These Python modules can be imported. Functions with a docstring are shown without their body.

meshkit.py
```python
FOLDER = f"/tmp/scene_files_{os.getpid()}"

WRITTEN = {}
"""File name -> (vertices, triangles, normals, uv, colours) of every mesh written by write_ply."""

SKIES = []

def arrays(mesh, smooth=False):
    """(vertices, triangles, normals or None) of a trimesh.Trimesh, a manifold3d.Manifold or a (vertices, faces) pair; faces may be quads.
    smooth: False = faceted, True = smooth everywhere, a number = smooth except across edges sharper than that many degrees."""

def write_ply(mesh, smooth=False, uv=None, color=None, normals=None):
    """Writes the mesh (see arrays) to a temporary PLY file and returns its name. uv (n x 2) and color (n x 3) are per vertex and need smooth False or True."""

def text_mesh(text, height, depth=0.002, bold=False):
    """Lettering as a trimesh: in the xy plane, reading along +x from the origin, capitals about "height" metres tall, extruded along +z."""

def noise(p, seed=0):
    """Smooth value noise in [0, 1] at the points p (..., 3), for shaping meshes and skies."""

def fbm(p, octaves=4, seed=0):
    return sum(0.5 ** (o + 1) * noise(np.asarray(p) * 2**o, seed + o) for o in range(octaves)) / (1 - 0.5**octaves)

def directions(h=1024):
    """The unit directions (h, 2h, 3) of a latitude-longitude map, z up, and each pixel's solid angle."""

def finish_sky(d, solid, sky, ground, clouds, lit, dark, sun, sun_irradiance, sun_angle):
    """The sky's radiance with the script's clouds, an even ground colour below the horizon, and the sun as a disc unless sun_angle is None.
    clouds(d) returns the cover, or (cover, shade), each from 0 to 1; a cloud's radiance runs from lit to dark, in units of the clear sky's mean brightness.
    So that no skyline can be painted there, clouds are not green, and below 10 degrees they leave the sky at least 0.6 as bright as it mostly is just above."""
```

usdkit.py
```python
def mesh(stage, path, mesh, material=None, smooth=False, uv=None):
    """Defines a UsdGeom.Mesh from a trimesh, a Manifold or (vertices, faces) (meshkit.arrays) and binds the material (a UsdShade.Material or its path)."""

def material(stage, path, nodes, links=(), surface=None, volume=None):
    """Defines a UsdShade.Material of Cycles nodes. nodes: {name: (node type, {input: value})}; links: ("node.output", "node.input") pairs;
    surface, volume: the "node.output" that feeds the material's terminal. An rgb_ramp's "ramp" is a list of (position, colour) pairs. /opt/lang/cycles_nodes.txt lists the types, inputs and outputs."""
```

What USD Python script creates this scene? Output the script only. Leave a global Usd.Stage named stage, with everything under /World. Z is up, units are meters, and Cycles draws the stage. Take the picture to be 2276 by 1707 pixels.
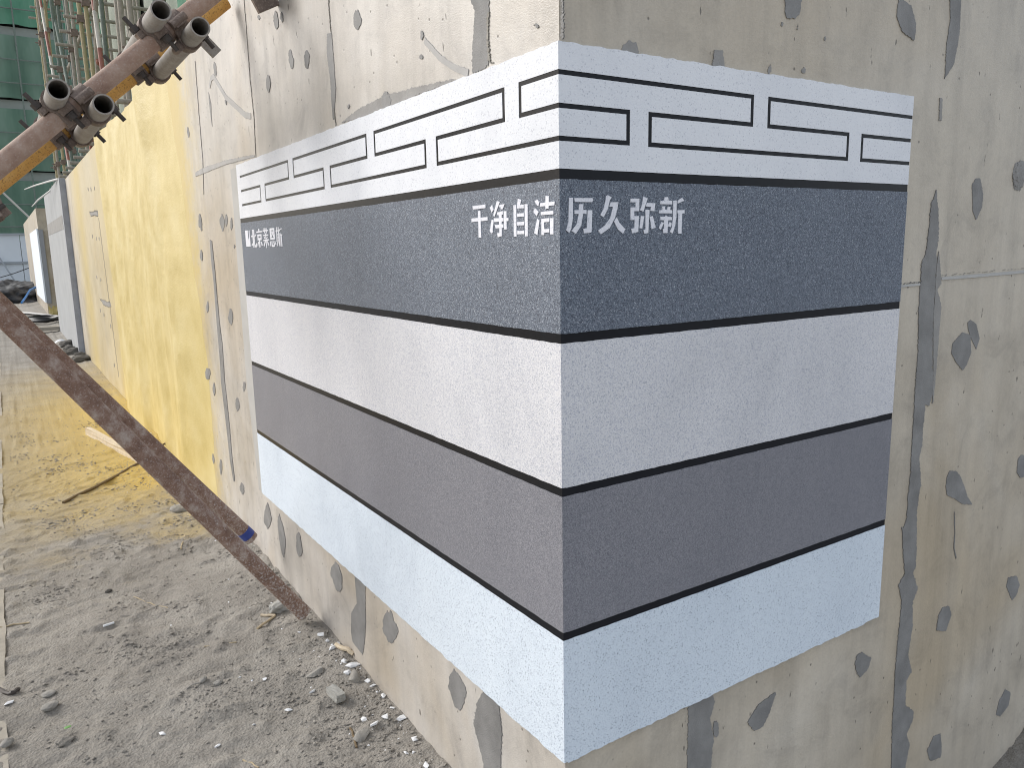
import math, random
import numpy as np, trimesh, usdkit, meshkit
from pxr import Usd, UsdGeom, UsdLux, UsdShade, Gf, Sdf
from shapely.geometry import Polygon, box as sbox, LineString
from shapely.ops import unary_union
from shapely import affinity

random.seed(5)
rng = np.random.default_rng(5)
stage = Usd.Stage.CreateInMemory()
UsdGeom.SetStageUpAxis(stage, UsdGeom.Tokens.z)
UsdGeom.SetStageMetersPerUnit(stage, 1.0)
world = UsdGeom.Xform.Define(stage, '/World')
stage.SetDefaultPrim(world.GetPrim())
UsdGeom.Scope.Define(stage, '/World/Looks')

# ------------------------------------------------------------------ camera, sky, sun, exposure
C = np.array([-0.7715, -1.0362, 1.2546])                       # the photographer's phone, 1.25 m above the path
YAW, PITCH, ROLL, FPX, PW, PH = math.radians(32.9848), math.radians(-10.0776), math.radians(-1.1466), 1720.894, 2276, 1707
FW = np.array([math.sin(YAW) * math.cos(PITCH), math.cos(YAW) * math.cos(PITCH), math.sin(PITCH)])
_r = np.array([math.cos(YAW), -math.sin(YAW), 0]); _u = np.cross(_r, FW)
RT = math.cos(ROLL) * _r + math.sin(ROLL) * _u
UP = -math.sin(ROLL) * _r + math.cos(ROLL) * _u
EXPOSURE = 0.98
cam = UsdGeom.Camera.Define(stage, '/World/camera')
cam.AddTransformOp().Set(Gf.Matrix4d(*RT, 0, *UP, 0, *(-FW), 0, *C, 1))
cam.CreateHorizontalApertureAttr(36.0)
cam.CreateVerticalApertureAttr(36.0 * 769 / 1024)
cam.CreateFocalLengthAttr(36.0 * FPX / PW)
cam.CreateClippingRangeAttr(Gf.Vec2f(0.05, 500))
cam.CreateExposureAttr(EXPOSURE)

SUN = np.array([-0.58, 0.62, 0.54]); SUN /= np.linalg.norm(SUN)   # direction towards the hazy sun
ELEV, AZ = math.asin(SUN[2]), math.atan2(SUN[0], SUN[1])
dome = UsdLux.DomeLight.Define(stage, '/World/sky')
sky_mat = usdkit.material(stage, '/World/Looks/sky', {
    'tc': ('texture_coordinate', {}),
    'sky': ('sky_texture', {'sky_type': 'single_scattering', 'sun_disc': False, 'sun_elevation': ELEV, 'sun_rotation': AZ, 'aerosol_density': 3.0, 'air_density': 1.0}),
    'n': ('noise_texture', {'scale': 2.2, 'detail': 6, 'roughness': 0.6}),
    'cov': ('rgb_ramp', {'ramp': [(0.0, (0.5, 0.5, 0.5)), (0.45, (0.65, 0.65, 0.65)), (0.7, (0.9, 0.9, 0.9))]}),
    'cl': ('color', {'value': (3.0, 3.1, 3.25)}),
    'mix': ('mix_color', {'use_clamp': False}),
    'bg': ('background_shader', {'strength': 0.12}),
}, [('tc.generated', 'n.vector'), ('n.fac', 'cov.fac'), ('cov.color', 'mix.fac'),
    ('sky.color', 'mix.a'), ('cl.color', 'mix.b'), ('mix.result', 'bg.color')], surface='bg.background')
UsdShade.MaterialBindingAPI.Apply(dome.GetPrim()).Bind(sky_mat)
dome.GetPrim().SetCustomDataByKey('kind', 'structure')
sun = UsdLux.DistantLight.Define(stage, '/World/sun')
sun.CreateNormalizeAttr(True); sun.CreateIntensityAttr(0.40); sun.CreateAngleAttr(24.0)
sun.CreateColorAttr(Gf.Vec3f(1.0, 0.985, 0.965))
_z = SUN; _x = np.cross([0, 0, 1], _z); _x /= np.linalg.norm(_x); _y = np.cross(_z, _x)
sun.AddTransformOp().Set(Gf.Matrix4d(*_x, 0, *_y, 0, *_z, 0, 0, 0, 30, 1))

# ------------------------------------------------------------------ measuring: a ray met with a real plane of the place
def ray(x, y): return FW + RT * (x - PW / 2) / FPX - UP * (y - PH / 2) / FPX
def on(x, y, axis, val):
    d = ray(x, y); return C + (val - C[axis]) / d[axis] * d
def left(x, y): return on(x, y, 0, 0.0)[1:]                       # (y, z) on the left wall's face
def right(x, y): return on(x, y, 1, 0.0)[[0, 2]]                  # (x, z) on the right wall's face
def ground(x, y, z=0.0): return on(x, y, 2, z)

# ------------------------------------------------------------------ prims
used = {}
def path_of(name, parent):
    base = (str(parent.GetPath()) if parent else '/World') + '/' + name
    k = used.get(base, -1) + 1; used[base] = k
    return base if k == 0 else f'{base}_{k:03d}'
def tag(p, label=None, cat=None, group=None, kind=None):
    for k, v in (('label', label), ('category', cat), ('group', group), ('kind', kind)):
        if v: p.SetCustomDataByKey(k, v)
    return p
def obj(name, mesh, mat, parent=None, smooth=False, **kw):
    m = usdkit.mesh(stage, path_of(name, parent), mesh, mat, smooth=smooth)
    return tag(m.GetPrim(), **kw)
def thing(name, label, cat, group=None, loc=None):
    x = UsdGeom.Xform.Define(stage, path_of(name, None))
    if loc is not None: x.AddTranslateOp().Set(Gf.Vec3d(*map(float, loc)))
    return tag(x.GetPrim(), label, cat, group)
cat_ = trimesh.util.concatenate

# ------------------------------------------------------------------ materials
def mat(name, nodes, links, surface='p.BSDF'):
    return usdkit.material(stage, '/World/Looks/' + name, nodes, links, surface=surface)
def plain(name, col, rough=0.6, var=0.12, scale=30, bump=0.0, bscale=200, metallic=0.0, spec=0.5):
    c = np.array(col)
    nodes = {'g': ('geometry', {}), 'n': ('noise_texture', {'scale': scale, 'detail': 5, 'roughness': 0.65}),
             'r': ('rgb_ramp', {'ramp': [(0.25, c * (1 - var)), (0.75, c * (1 + var))]}),
             'p': ('principled_bsdf', {'roughness': rough, 'metallic': metallic, 'specular_ior_level': spec})}
    links = [('g.position', 'n.vector'), ('n.fac', 'r.fac'), ('r.color', 'p.base_color')]
    if bump:
        nodes |= {'n2': ('noise_texture', {'scale': bscale, 'detail': 4}), 'b': ('bump', {'strength': bump, 'distance': 0.002})}
        links += [('g.position', 'n2.vector'), ('n2.fac', 'b.height'), ('b.normal', 'p.normal')]
    return mat(name, nodes, links)

def ramp2(a, b, c0=(0, 0, 0), c1=(1, 1, 1)): return {'ramp': [(a, c0), (b, c1)]}

def concrete(name, yellow, k=(1, 1, 1)):  # k tints a face's colour for how light falls on it
    """Form-faced concrete: mottled, with warm form-oil stains, air holes, runs and scratches; yellow: overspray beside the foam."""
    nodes = {
        'g': ('geometry', {}),
        'n1': ('noise_texture', {'scale': 2.4, 'detail': 9, 'roughness': 0.62}),
        'r1': ('rgb_ramp', {'ramp': [(q, tuple(np.multiply(c, k))) for q, c in ((0.28, (0.40, 0.367, 0.318)), (0.5, (0.51, 0.474, 0.418)), (0.72, (0.59, 0.558, 0.505)))]}),
        'n2': ('noise_texture', {'scale': 1.3, 'detail': 3, 'distortion': 0.6}),
        'r2': ('rgb_ramp', ramp2(0.48, 0.72)),
        'warm': ('mix_color', {'b': (0.44, 0.36, 0.25)}),
        'wf': ('math', {'math_type': 'multiply', 'value2': 0.75}),
        'ms': ('mapping', {'scale': (16, 16, 0.9)}),
        'n3': ('noise_texture', {'scale': 1.0, 'detail': 5, 'roughness': 0.6}),
        'r3': ('rgb_ramp', {'ramp': [(0.3, (0.86, 0.86, 0.86)), (0.5, (1, 1, 1)), (0.75, (1.07, 1.07, 1.06))]}),
        'runs': ('mix_color', {'blend_type': 'multiply', 'fac': 1.0, 'use_clamp': False}),
        'n6': ('noise_texture', {'scale': 6.5, 'detail': 9, 'roughness': 0.7, 'distortion': 0.8}),
        'r6': ('rgb_ramp', {'ramp': [(0.30, (0.80, 0.80, 0.81)), (0.48, (1, 1, 1)), (0.70, (1.08, 1.075, 1.07))]}),
        'blot': ('mix_color', {'blend_type': 'multiply', 'fac': 1.0, 'use_clamp': False}),
        'n7': ('noise_texture', {'scale': 170, 'detail': 4, 'roughness': 0.8}),
        'r7': ('rgb_ramp', {'ramp': [(0.3, (0.90, 0.90, 0.90)), (0.55, (1, 1, 1)), (0.75, (1.05, 1.05, 1.05))]}),
        'fine': ('mix_color', {'blend_type': 'multiply', 'fac': 1.0, 'use_clamp': False}),
        'v1': ('voronoi_texture', {'scale': 26.0}),
        'vr': ('rgb_ramp', {'ramp': [(0.05, (1, 1, 1)), (0.10, (0, 0, 0))]}),
        'vsep': ('separate_color', {}),
        'vth': ('math', {'math_type': 'less_than', 'value2': 0.32}),
        'vm': ('math', {'math_type': 'multiply'}),
        'ms2': ('mapping', {'scale': (60, 60, 24), 'rotation': (0.5, 0.35, 0)}),
        'n4': ('noise_texture', {'scale': 1.0, 'detail': 2}),
        'r4': ('rgb_ramp', {'ramp': [(0.25, (1, 1, 1)), (0.275, (0, 0, 0))]}),
        'mx': ('math', {'math_type': 'maximum'}),
        'hole': ('mix_color', {'b': (0.10, 0.09, 0.075)}),
        'hf': ('math', {'math_type': 'multiply', 'value2': 0.8}),
        'nb': ('noise_texture', {'scale': 420, 'detail': 3}),
        'nb2': ('noise_texture', {'scale': 14, 'detail': 6}),
        'hb': ('math', {'math_type': 'multiply_add', 'value2': 2.0}),
        'hb2': ('math', {'math_type': 'subtract'}),
        'b': ('bump', {'strength': 0.35, 'distance': 0.002}),
        'p': ('principled_bsdf', {'roughness': 0.42, 'specular_ior_level': 0.5}),
        'rr': ('map_range', {'from_min': 0.3, 'from_max': 0.7, 'to_min': 0.30, 'to_max': 0.55}),
    }
    links = [('g.position', k + '.vector') for k in ('n1', 'n2', 'ms', 'v1', 'ms2', 'nb', 'nb2', 'n6', 'n7')]
    links += [('n1.fac', 'r1.fac'), ('n2.fac', 'r2.fac'), ('r2.color', 'wf.value1'), ('wf.value', 'warm.fac'), ('r1.color', 'warm.a'),
              ('ms.vector', 'n3.vector'), ('n3.fac', 'r3.fac'), ('warm.result', 'runs.a'), ('r3.color', 'runs.b'),
              ('v1.distance', 'vr.fac'), ('v1.color', 'vsep.color'), ('vsep.r', 'vth.value1'), ('vr.color', 'vm.value1'), ('vth.value', 'vm.value2'),
              ('ms2.vector', 'n4.vector'), ('n4.fac', 'r4.fac'), ('vm.value', 'mx.value1'), ('r4.color', 'mx.value2'),
              ('mx.value', 'hf.value1'), ('hf.value', 'hole.fac'), ('runs.result', 'blot.a'), ('n6.fac', 'r6.fac'), ('r6.color', 'blot.b'), ('blot.result', 'fine.a'), ('n7.fac', 'r7.fac'), ('r7.color', 'fine.b'), ('fine.result', 'hole.a'),
              ('nb2.fac', 'hb.value1'), ('nb.fac', 'hb.value3'), ('hb.value', 'hb2.value1'), ('mx.value', 'hb2.value2'), ('hb2.value', 'b.height'), ('b.normal', 'p.normal'),
              ('n1.fac', 'rr.value'), ('rr.result', 'p.roughness')]
    if not yellow:
        return mat(name, nodes, links + [('hole.result', 'p.base_color')])
    nodes |= {
        'sx': ('separate_xyz', {}),
        'ny': ('noise_texture', {'scale': 5, 'detail': 10, 'roughness': 0.85}),
        'nyo': ('math', {'math_type': 'multiply_add', 'value2': 0.9, 'value3': -0.45}),
        'yy': ('math', {'math_type': 'add'}),
        # share of paint along the wall: the sprayed field 3-6 m from the corner, then patchy drift up to 10 m
        'yr': ('map_range', {'from_min': 2.5, 'from_max': 10.5, 'to_min': 0, 'to_max': 1, 'clamp': True}),
        'ramp': ('rgb_ramp', {'ramp': [(0.0, (0,) * 3), (0.006, (0.0,) * 3), (0.030, (0.22,) * 3), (0.062, (0.92,) * 3), (0.45, (0.95,) * 3), (0.50, (0.60,) * 3), (0.60, (0.42,) * 3), (0.70, (0.52,) * 3), (0.76, (0.85,) * 3), (0.82, (0.60,) * 3), (0.88, (0.22,) * 3), (1, (0.0,) * 3)]}),
        'ymix': ('mix_color', {'b': (0.58, 0.45, 0.16)}),
    }
    links += [('g.position', 'sx.vector'), ('g.position', 'ny.vector'), ('ny.fac', 'nyo.value1'), ('sx.y', 'yy.value1'), ('nyo.value', 'yy.value2'),
              ('yy.value', 'yr.value'), ('yr.result', 'ramp.fac'), ('ramp.color', 'ymix.fac'), ('hole.result', 'ymix.a'), ('ymix.result', 'p.base_color')]
    return mat(name, nodes, links)

def stone_paint(name, base, chips, scale, bump=0.5, rough=0.65, spec=0.25):
    """Sprayed stone-effect coating. chips: (threshold, colour) pairs, random colour per grain."""
    stops = [(0.0, base)]
    for t, c in chips: stops += [(t, c)]
    nodes = {
        'g': ('geometry', {}),
        'v': ('voronoi_texture', {'scale': scale, 'randomness': 1.0}),
        'sep': ('separate_color', {}),
        'r': ('rgb_ramp', {'ramp': stops, 'interpolate': False}),
        'mz': ('mapping', {'scale': (3.2, 3.2, 1.8)}), 'n': ('noise_texture', {'scale': 1.0, 'detail': 8, 'roughness': 0.6, 'distortion': 0.5}),
        'nr': ('rgb_ramp', {'ramp': [(0.3, (0.885, 0.89, 0.90)), (0.5, (1.0,) * 3), (0.7, (1.06, 1.055, 1.045))]}),
        'm': ('mix_color', {'blend_type': 'multiply', 'fac': 1.0, 'use_clamp': False}),
        'nb': ('noise_texture', {'scale': scale * 0.8, 'detail': 3}),
        'b': ('bump', {'strength': bump, 'distance': 0.0015}),
        'p': ('principled_bsdf', {'roughness': rough, 'specular_ior_level': spec}),
    }
    links = [('g.position', 'v.vector'), ('g.position', 'mz.vector'), ('mz.vector', 'n.vector'), ('g.position', 'nb.vector'), ('v.color', 'sep.color'), ('sep.r', 'r.fac'),
             ('n.fac', 'nr.fac'), ('r.color', 'm.a'), ('nr.color', 'm.b'), ('m.result', 'p.base_color'), ('nb.fac', 'b.height'), ('b.normal', 'p.normal')]
    return mat(name, nodes, links)

M = {}
M['concrete_left'] = concrete('concrete_sprayed_sun_tint', True, (0.99, 1.0, 1.035))  # same concrete; slight cool tint paints in the sun sheen
M['concrete'] = concrete('concrete_bare_shade_tint', False, (0.97, 0.935, 0.875))  # same concrete; warmer, darker tint stands in for the shaded side
M['white_coat'] = stone_paint('white_stone_paint', (0.74, 0.76, 0.80), [(0.86, (0.69, 0.71, 0.76)), (0.96, (0.56, 0.58, 0.63))], 480)
M['pale_coat'] = stone_paint('pale_grey_stone_paint', (0.635, 0.635, 0.655), [(0.45, (0.695, 0.695, 0.715)), (0.74, (0.50, 0.51, 0.57)), (0.93, (0.40, 0.42, 0.47))], 600)
M['blue_coat'] = stone_paint('pale_blue_stone_paint', (0.65, 0.725, 0.81), [(0.5, (0.70, 0.775, 0.85)), (0.82, (0.54, 0.61, 0.69)), (0.955, (0.30, 0.35, 0.42))], 560)
M['slate_coat'] = stone_paint('slate_stone_paint', (0.105, 0.13, 0.17), [(0.35, (0.15, 0.175, 0.22)), (0.62, (0.05, 0.06, 0.085)), (0.86, (0.22, 0.25, 0.30)), (0.965, (0.36, 0.39, 0.44))], 640, bump=0.6, rough=0.5, spec=0.5)
M['grey_coat'] = stone_paint('warm_grey_stone_paint', (0.185, 0.187, 0.212), [(0.4, (0.25, 0.25, 0.275)), (0.7, (0.125, 0.13, 0.155)), (0.9, (0.29, 0.29, 0.32))], 760, bump=0.6, rough=0.5, spec=0.5)
M['black'] = plain('black_line_paint', (0.007, 0.008, 0.011), rough=0.30, var=0.15, scale=40, bump=0.12, bscale=90, spec=0.18)
M['letter'] = stone_paint('lettering_paint', (0.76, 0.77, 0.82), [(0.6, (0.70, 0.71, 0.77)), (0.93, (0.58, 0.60, 0.66))], 400)
M['patch'] = plain('mortar_patch', (0.215, 0.212, 0.207), rough=0.7, var=0.30, scale=11, bump=0.5, bscale=300)
M['patch2'] = plain('mortar_patch_pale', (0.27, 0.262, 0.25), rough=0.75, var=0.24, scale=12, bump=0.5, bscale=260)
M['skim'] = plain('skim_coat', (0.43, 0.425, 0.41), rough=0.6, var=0.08, scale=12, bump=0.3, bscale=300)
M['smear'] = plain('thin_mortar_smear', (0.37, 0.362, 0.35), rough=0.65, var=0.12, scale=14, bump=0.3, bscale=300)
M['seam'] = plain('seam_grit', (0.29, 0.275, 0.245), rough=0.9, var=0.3, scale=60)  # darker grit colour of the form joints
M['foam'] = mat('yellow_foam', {
    'g': ('geometry', {}), 'n': ('noise_texture', {'scale': 4, 'detail': 6}),
    'r': ('rgb_ramp', {'ramp': [(0.3, (0.53, 0.42, 0.155)), (0.5, (0.62, 0.505, 0.215)), (0.72, (0.69, 0.585, 0.30))]}),
    'v': ('noise_texture', {'scale': 110, 'detail': 3, 'roughness': 0.6}), 'b': ('bump', {'strength': 0.6, 'distance': 0.003}),
    'p': ('principled_bsdf', {'roughness': 0.42, 'specular_ior_level': 0.5})},
    [('g.position', 'n.vector'), ('n.fac', 'r.fac'), ('r.color', 'p.base_color'), ('g.position', 'v.vector'), ('v.fac', 'b.height'), ('b.normal', 'p.normal')])

def dirt(name, yellow):
    nodes = {
        'g': ('geometry', {}),
        'n1': ('noise_texture', {'scale': 3.2, 'detail': 8, 'roughness': 0.65}),
        'r1': ('rgb_ramp', {'ramp': [(0.25, (0.225, 0.207, 0.182)), (0.5, (0.305, 0.283, 0.251)), (0.75, (0.385, 0.36, 0.322))]}),
        'n2': ('noise_texture', {'scale': 70, 'detail': 8, 'roughness': 0.85}),
        'r2': ('rgb_ramp', {'ramp': [(0.3, (0.68,) * 3), (0.5, (1.0,) * 3), (0.72, (1.24,) * 3)]}),
        'm': ('mix_color', {'blend_type': 'multiply', 'fac': 1.0, 'use_clamp': False}),
        'v': ('voronoi_texture', {'scale': 130}),
        'nb': ('noise_texture', {'scale': 130, 'detail': 5, 'roughness': 0.7}),
        'hb': ('math', {'math_type': 'multiply_add', 'value2': 0.5}),
        'b': ('bump', {'strength': 1.0, 'distance': 0.006}),
        'p': ('principled_bsdf', {'roughness': 0.95, 'specular_ior_level': 0.2})}
    links = [('g.position', k + '.vector') for k in ('n1', 'n2', 'v', 'nb')]
    links += [('n1.fac', 'r1.fac'), ('n2.fac', 'r2.fac'), ('r1.color', 'm.a'), ('r2.color', 'm.b'),
              ('v.distance', 'hb.value1'), ('nb.fac', 'hb.value3'), ('hb.value', 'b.height'), ('b.normal', 'p.normal')]
    if yellow:  # fallen overspray on the path below the foam
        nodes |= {'sx': ('separate_xyz', {}), 'nw': ('noise_texture', {'scale': 2.6, 'detail': 7, 'roughness': 0.7}),
                  'nk': ('math', {'math_type': 'multiply_add', 'value2': 2.6, 'value3': -1.3}),
                  'yy': ('math', {'math_type': 'add'}),
                  'yr': ('map_range', {'from_min': 2.0, 'from_max': 10.0, 'to_min': 0, 'to_max': 1, 'clamp': True}),
                  'ra': ('rgb_ramp', {'ramp': [(0.06, (0,) * 3), (0.14, (0.55,) * 3), (0.22, (1.0,) * 3), (0.50, (1.0,) * 3), (0.75, (0.45,) * 3), (0.95, (0,) * 3)]}),
                  'xr': ('map_range', {'from_min': -0.95, 'from_max': -0.25, 'to_min': 0.30, 'to_max': 1.0, 'clamp': True}),
                  'f': ('math', {'math_type': 'multiply'}), 'f2': ('math', {'math_type': 'multiply'}),
                  'ng': ('rgb_ramp', {'ramp': [(0.30, (0.15,) * 3), (0.55, (1,) * 3)]}),
                  'ym': ('mix_color', {'b': (0.60, 0.43, 0.115)})}
        links += [('g.position', 'sx.vector'), ('g.position', 'nw.vector'), ('nw.fac', 'nk.value1'), ('sx.y', 'yy.value1'), ('nk.value', 'yy.value2'),
                  ('yy.value', 'yr.value'), ('yr.result', 'ra.fac'), ('sx.x', 'xr.value'), ('ra.color', 'f.value1'), ('xr.result', 'f.value2'),
                  ('n2.fac', 'ng.fac'), ('f.value', 'f2.value1'), ('ng.color', 'f2.value2'), ('f2.value', 'ym.fac'), ('m.result', 'ym.a'), ('ym.result', 'p.base_color')]
    else:
        links += [('m.result', 'p.base_color')]
    return mat(name, nodes, links)
M['dirt'] = dirt('dirt', True)
M['clod'] = dirt('dry_clod', False)

def rusty(name, cols, spots, spot_fac=0.5, splat=None, rough=0.75):
    nodes = {'g': ('geometry', {}), 'n': ('noise_texture', {'scale': 22, 'detail': 8, 'roughness': 0.7}),
             'r': ('rgb_ramp', {'ramp': [(0.25, cols[0]), (0.5, cols[1]), (0.75, cols[2])]}),
             'n2': ('noise_texture', {'scale': 210, 'detail': 3}), 'r2': ('rgb_ramp', {'ramp': [(0.56, (0,) * 3), (0.66, (spot_fac,) * 3)]}),
             'm': ('mix_color', {'b': spots}),
             'nb': ('noise_texture', {'scale': 160, 'detail': 5}), 'b': ('bump', {'strength': 0.5, 'distance': 0.0015}),
             'p': ('principled_bsdf', {'roughness': rough, 'specular_ior_level': 0.35})}
    links = [('g.position', k + '.vector') for k in ('n', 'n2', 'nb')] + [('n.fac', 'r.fac'), ('n2.fac', 'r2.fac'), ('r.color', 'm.a'), ('r2.color', 'm.fac'), ('nb.fac', 'b.height'), ('b.normal', 'p.normal')]
    last = 'm.result'
    if splat:   # paint drips speckling the lower end of the prop
        nodes |= {'sx': ('separate_xyz', {}), 'zr': ('map_range', {'from_min': 0.02, 'from_max': 0.75, 'to_min': 0.60, 'to_max': 0.30, 'clamp': True}),
                  'n3': ('noise_texture', {'scale': 120, 'detail': 6, 'roughness': 0.85}), 'lt': ('math', {'math_type': 'less_than'}),
                  'zs': ('map_range', {'from_min': 0.02, 'from_max': 0.75, 'to_min': 0.465, 'to_max': 0.35, 'clamp': True}), 'm2': ('mix_color', {'b': splat}), 'sf': ('math', {'math_type': 'multiply', 'value2': 0.85})}
        links += [('g.position', 'sx.vector'), ('sx.z', 'zs.value'), ('g.position', 'n3.vector'), ('n3.fac', 'lt.value1'), ('zs.result', 'lt.value2'), ('lt.value', 'sf.value1'), ('sf.value', 'm2.fac'), (last, 'm2.a')]
        del nodes['zr']
        last = 'm2.result'
    return mat(name, nodes, links + [(last, 'p.base_color')])
M['rust_tube'] = rusty('mauve_rust_tube', [(0.25, 0.155, 0.118), (0.36, 0.25, 0.195), (0.47, 0.37, 0.31)], (0.44, 0.37, 0.33))
M['rust_strut'] = rusty('dark_rust_tube', [(0.11, 0.06, 0.042), (0.23, 0.142, 0.105), (0.48, 0.42, 0.37)], (0.42, 0.37, 0.34), splat=(0.56, 0.54, 0.52))
M['orange_tube'] = rusty('worn_orange_tube', [(0.46, 0.235, 0.055), (0.56, 0.31, 0.085), (0.60, 0.37, 0.14)], (0.16, 0.085, 0.04), 0.75)
M['grey_tube'] = rusty('dusty_grey_tube', [(0.23, 0.21, 0.19), (0.31, 0.29, 0.265), (0.38, 0.36, 0.33)], (0.20, 0.15, 0.115), 0.5)
M['coupler'] = rusty('rusted_clamp', [(0.10, 0.075, 0.062), (0.18, 0.138, 0.115), (0.28, 0.225, 0.19)], (0.34, 0.28, 0.24))
M['bolt'] = plain('blackened_bolt', (0.055, 0.045, 0.04), 0.6, 0.3, 120)
M['blue_tape'] = plain('blue_tape', (0.025, 0.05, 0.24), 0.4, 0.2, 60)
M['white_chip'] = plain('white_plaster', (0.72, 0.73, 0.74), 0.7, 0.12, 60, 0.4, 150)
M['stone'] = plain('grey_stone', (0.265, 0.252, 0.228), 0.9, 0.25, 50, 0.7, 220)
M['brick'] = plain('pale_concrete_block', (0.33, 0.325, 0.30), 0.9, 0.15, 60, 0.6, 220)
M['wood'] = plain('weathered_wood', (0.56, 0.47, 0.34), 0.75, 0.18, 25, 0.4, 120)
M['straw'] = plain('dry_straw', (0.42, 0.34, 0.22), 0.8, 0.2, 50)
M['rebar'] = plain('rusty_rebar', (0.14, 0.10, 0.055), 0.85, 0.3, 60)
M['kerb'] = plain('dusty_kerb', (0.33, 0.30, 0.25), 0.9, 0.3, 7, 0.6, 120)
M['dark_soil'] = plain('damp_soil', (0.10, 0.093, 0.082), 0.95, 0.35, 6, 0.9, 60)
M['leaf'] = plain('green_scrap', (0.16, 0.34, 0.10), 0.5, 0.2, 80)
M['plastic'] = plain('white_plastic', (0.62, 0.62, 0.62), 0.35, 0.1, 30)
M['render'] = plain('grey_render', (0.36, 0.37, 0.375), 0.8, 0.10, 3.0, 0.3, 60)
M['render_edge'] = plain('blue_grey_mesh_edge', (0.33, 0.35, 0.39), 0.8, 0.2, 8)
M['col_white'] = plain('far_white_coat', (0.74, 0.79, 0.86), 0.6, 0.04, 3)
M['col_white_shaded'] = plain('far_white_coat_shaded', (0.30, 0.315, 0.35), 0.6, 0.06, 3)  # same white coat; the grey paints in shade on the return face
M['pole'] = rusty('scaffold_grey_pole', [(0.22, 0.20, 0.165), (0.32, 0.295, 0.25), (0.40, 0.375, 0.33)], (0.18, 0.11, 0.07), 0.4)
M['pole_green'] = rusty('scaffold_green_pole', [(0.11, 0.145, 0.125), (0.16, 0.20, 0.175), (0.22, 0.25, 0.22)], (0.18, 0.12, 0.08), 0.4)
M['pole_yellow'] = rusty('scaffold_yellow_pole', [(0.33, 0.28, 0.16), (0.39, 0.335, 0.20), (0.43, 0.385, 0.26)], (0.20, 0.14, 0.07), 0.4)
M['pole_red'] = plain('red_band_paint', (0.30, 0.12, 0.09), 0.6, 0.2, 20)
M['pole_white'] = plain('white_band_paint', (0.52, 0.50, 0.45), 0.6, 0.15, 20)

def netting(name, a, b, c):
    return mat(name, {'g': ('geometry', {}), 'mp': ('mapping', {'scale': (1.2, 1.2, 0.25)}), 'n': ('noise_texture', {'scale': 1.0, 'detail': 6, 'roughness': 0.6}),
                      'r': ('rgb_ramp', {'ramp': [(0.3, a), (0.5, b), (0.7, c)]}), 'n2': ('noise_texture', {'scale': 40, 'detail': 2}), 'b': ('bump', {'strength': 0.3, 'distance': 0.02}),
                      'p': ('principled_bsdf', {'roughness': 0.8, 'specular_ior_level': 0.25})},
               [('g.position', 'mp.vector'), ('mp.vector', 'n.vector'), ('n.fac', 'r.fac'), ('r.color', 'p.base_color'), ('g.position', 'n2.vector'), ('n2.fac', 'b.height'), ('b.normal', 'p.normal')])
M['net_pale'] = netting('dusty_pale_net', (0.27, 0.32, 0.26), (0.34, 0.38, 0.32), (0.41, 0.44, 0.385))
M['net_green'] = netting('dark_green_net', (0.09, 0.165, 0.12), (0.135, 0.22, 0.165), (0.19, 0.27, 0.215))
M['net_bright'] = netting('bright_green_net', (0.07, 0.20, 0.125), (0.11, 0.27, 0.18), (0.16, 0.31, 0.225))
M['slab'] = plain('pale_slab', (0.30, 0.33, 0.30), 0.8, 0.12, 2)
M['dark_gap'] = plain('unlit_interior', (0.035, 0.04, 0.036), 0.9, 0.3, 2)  # near-black colour stands in for the shade indoors
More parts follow.
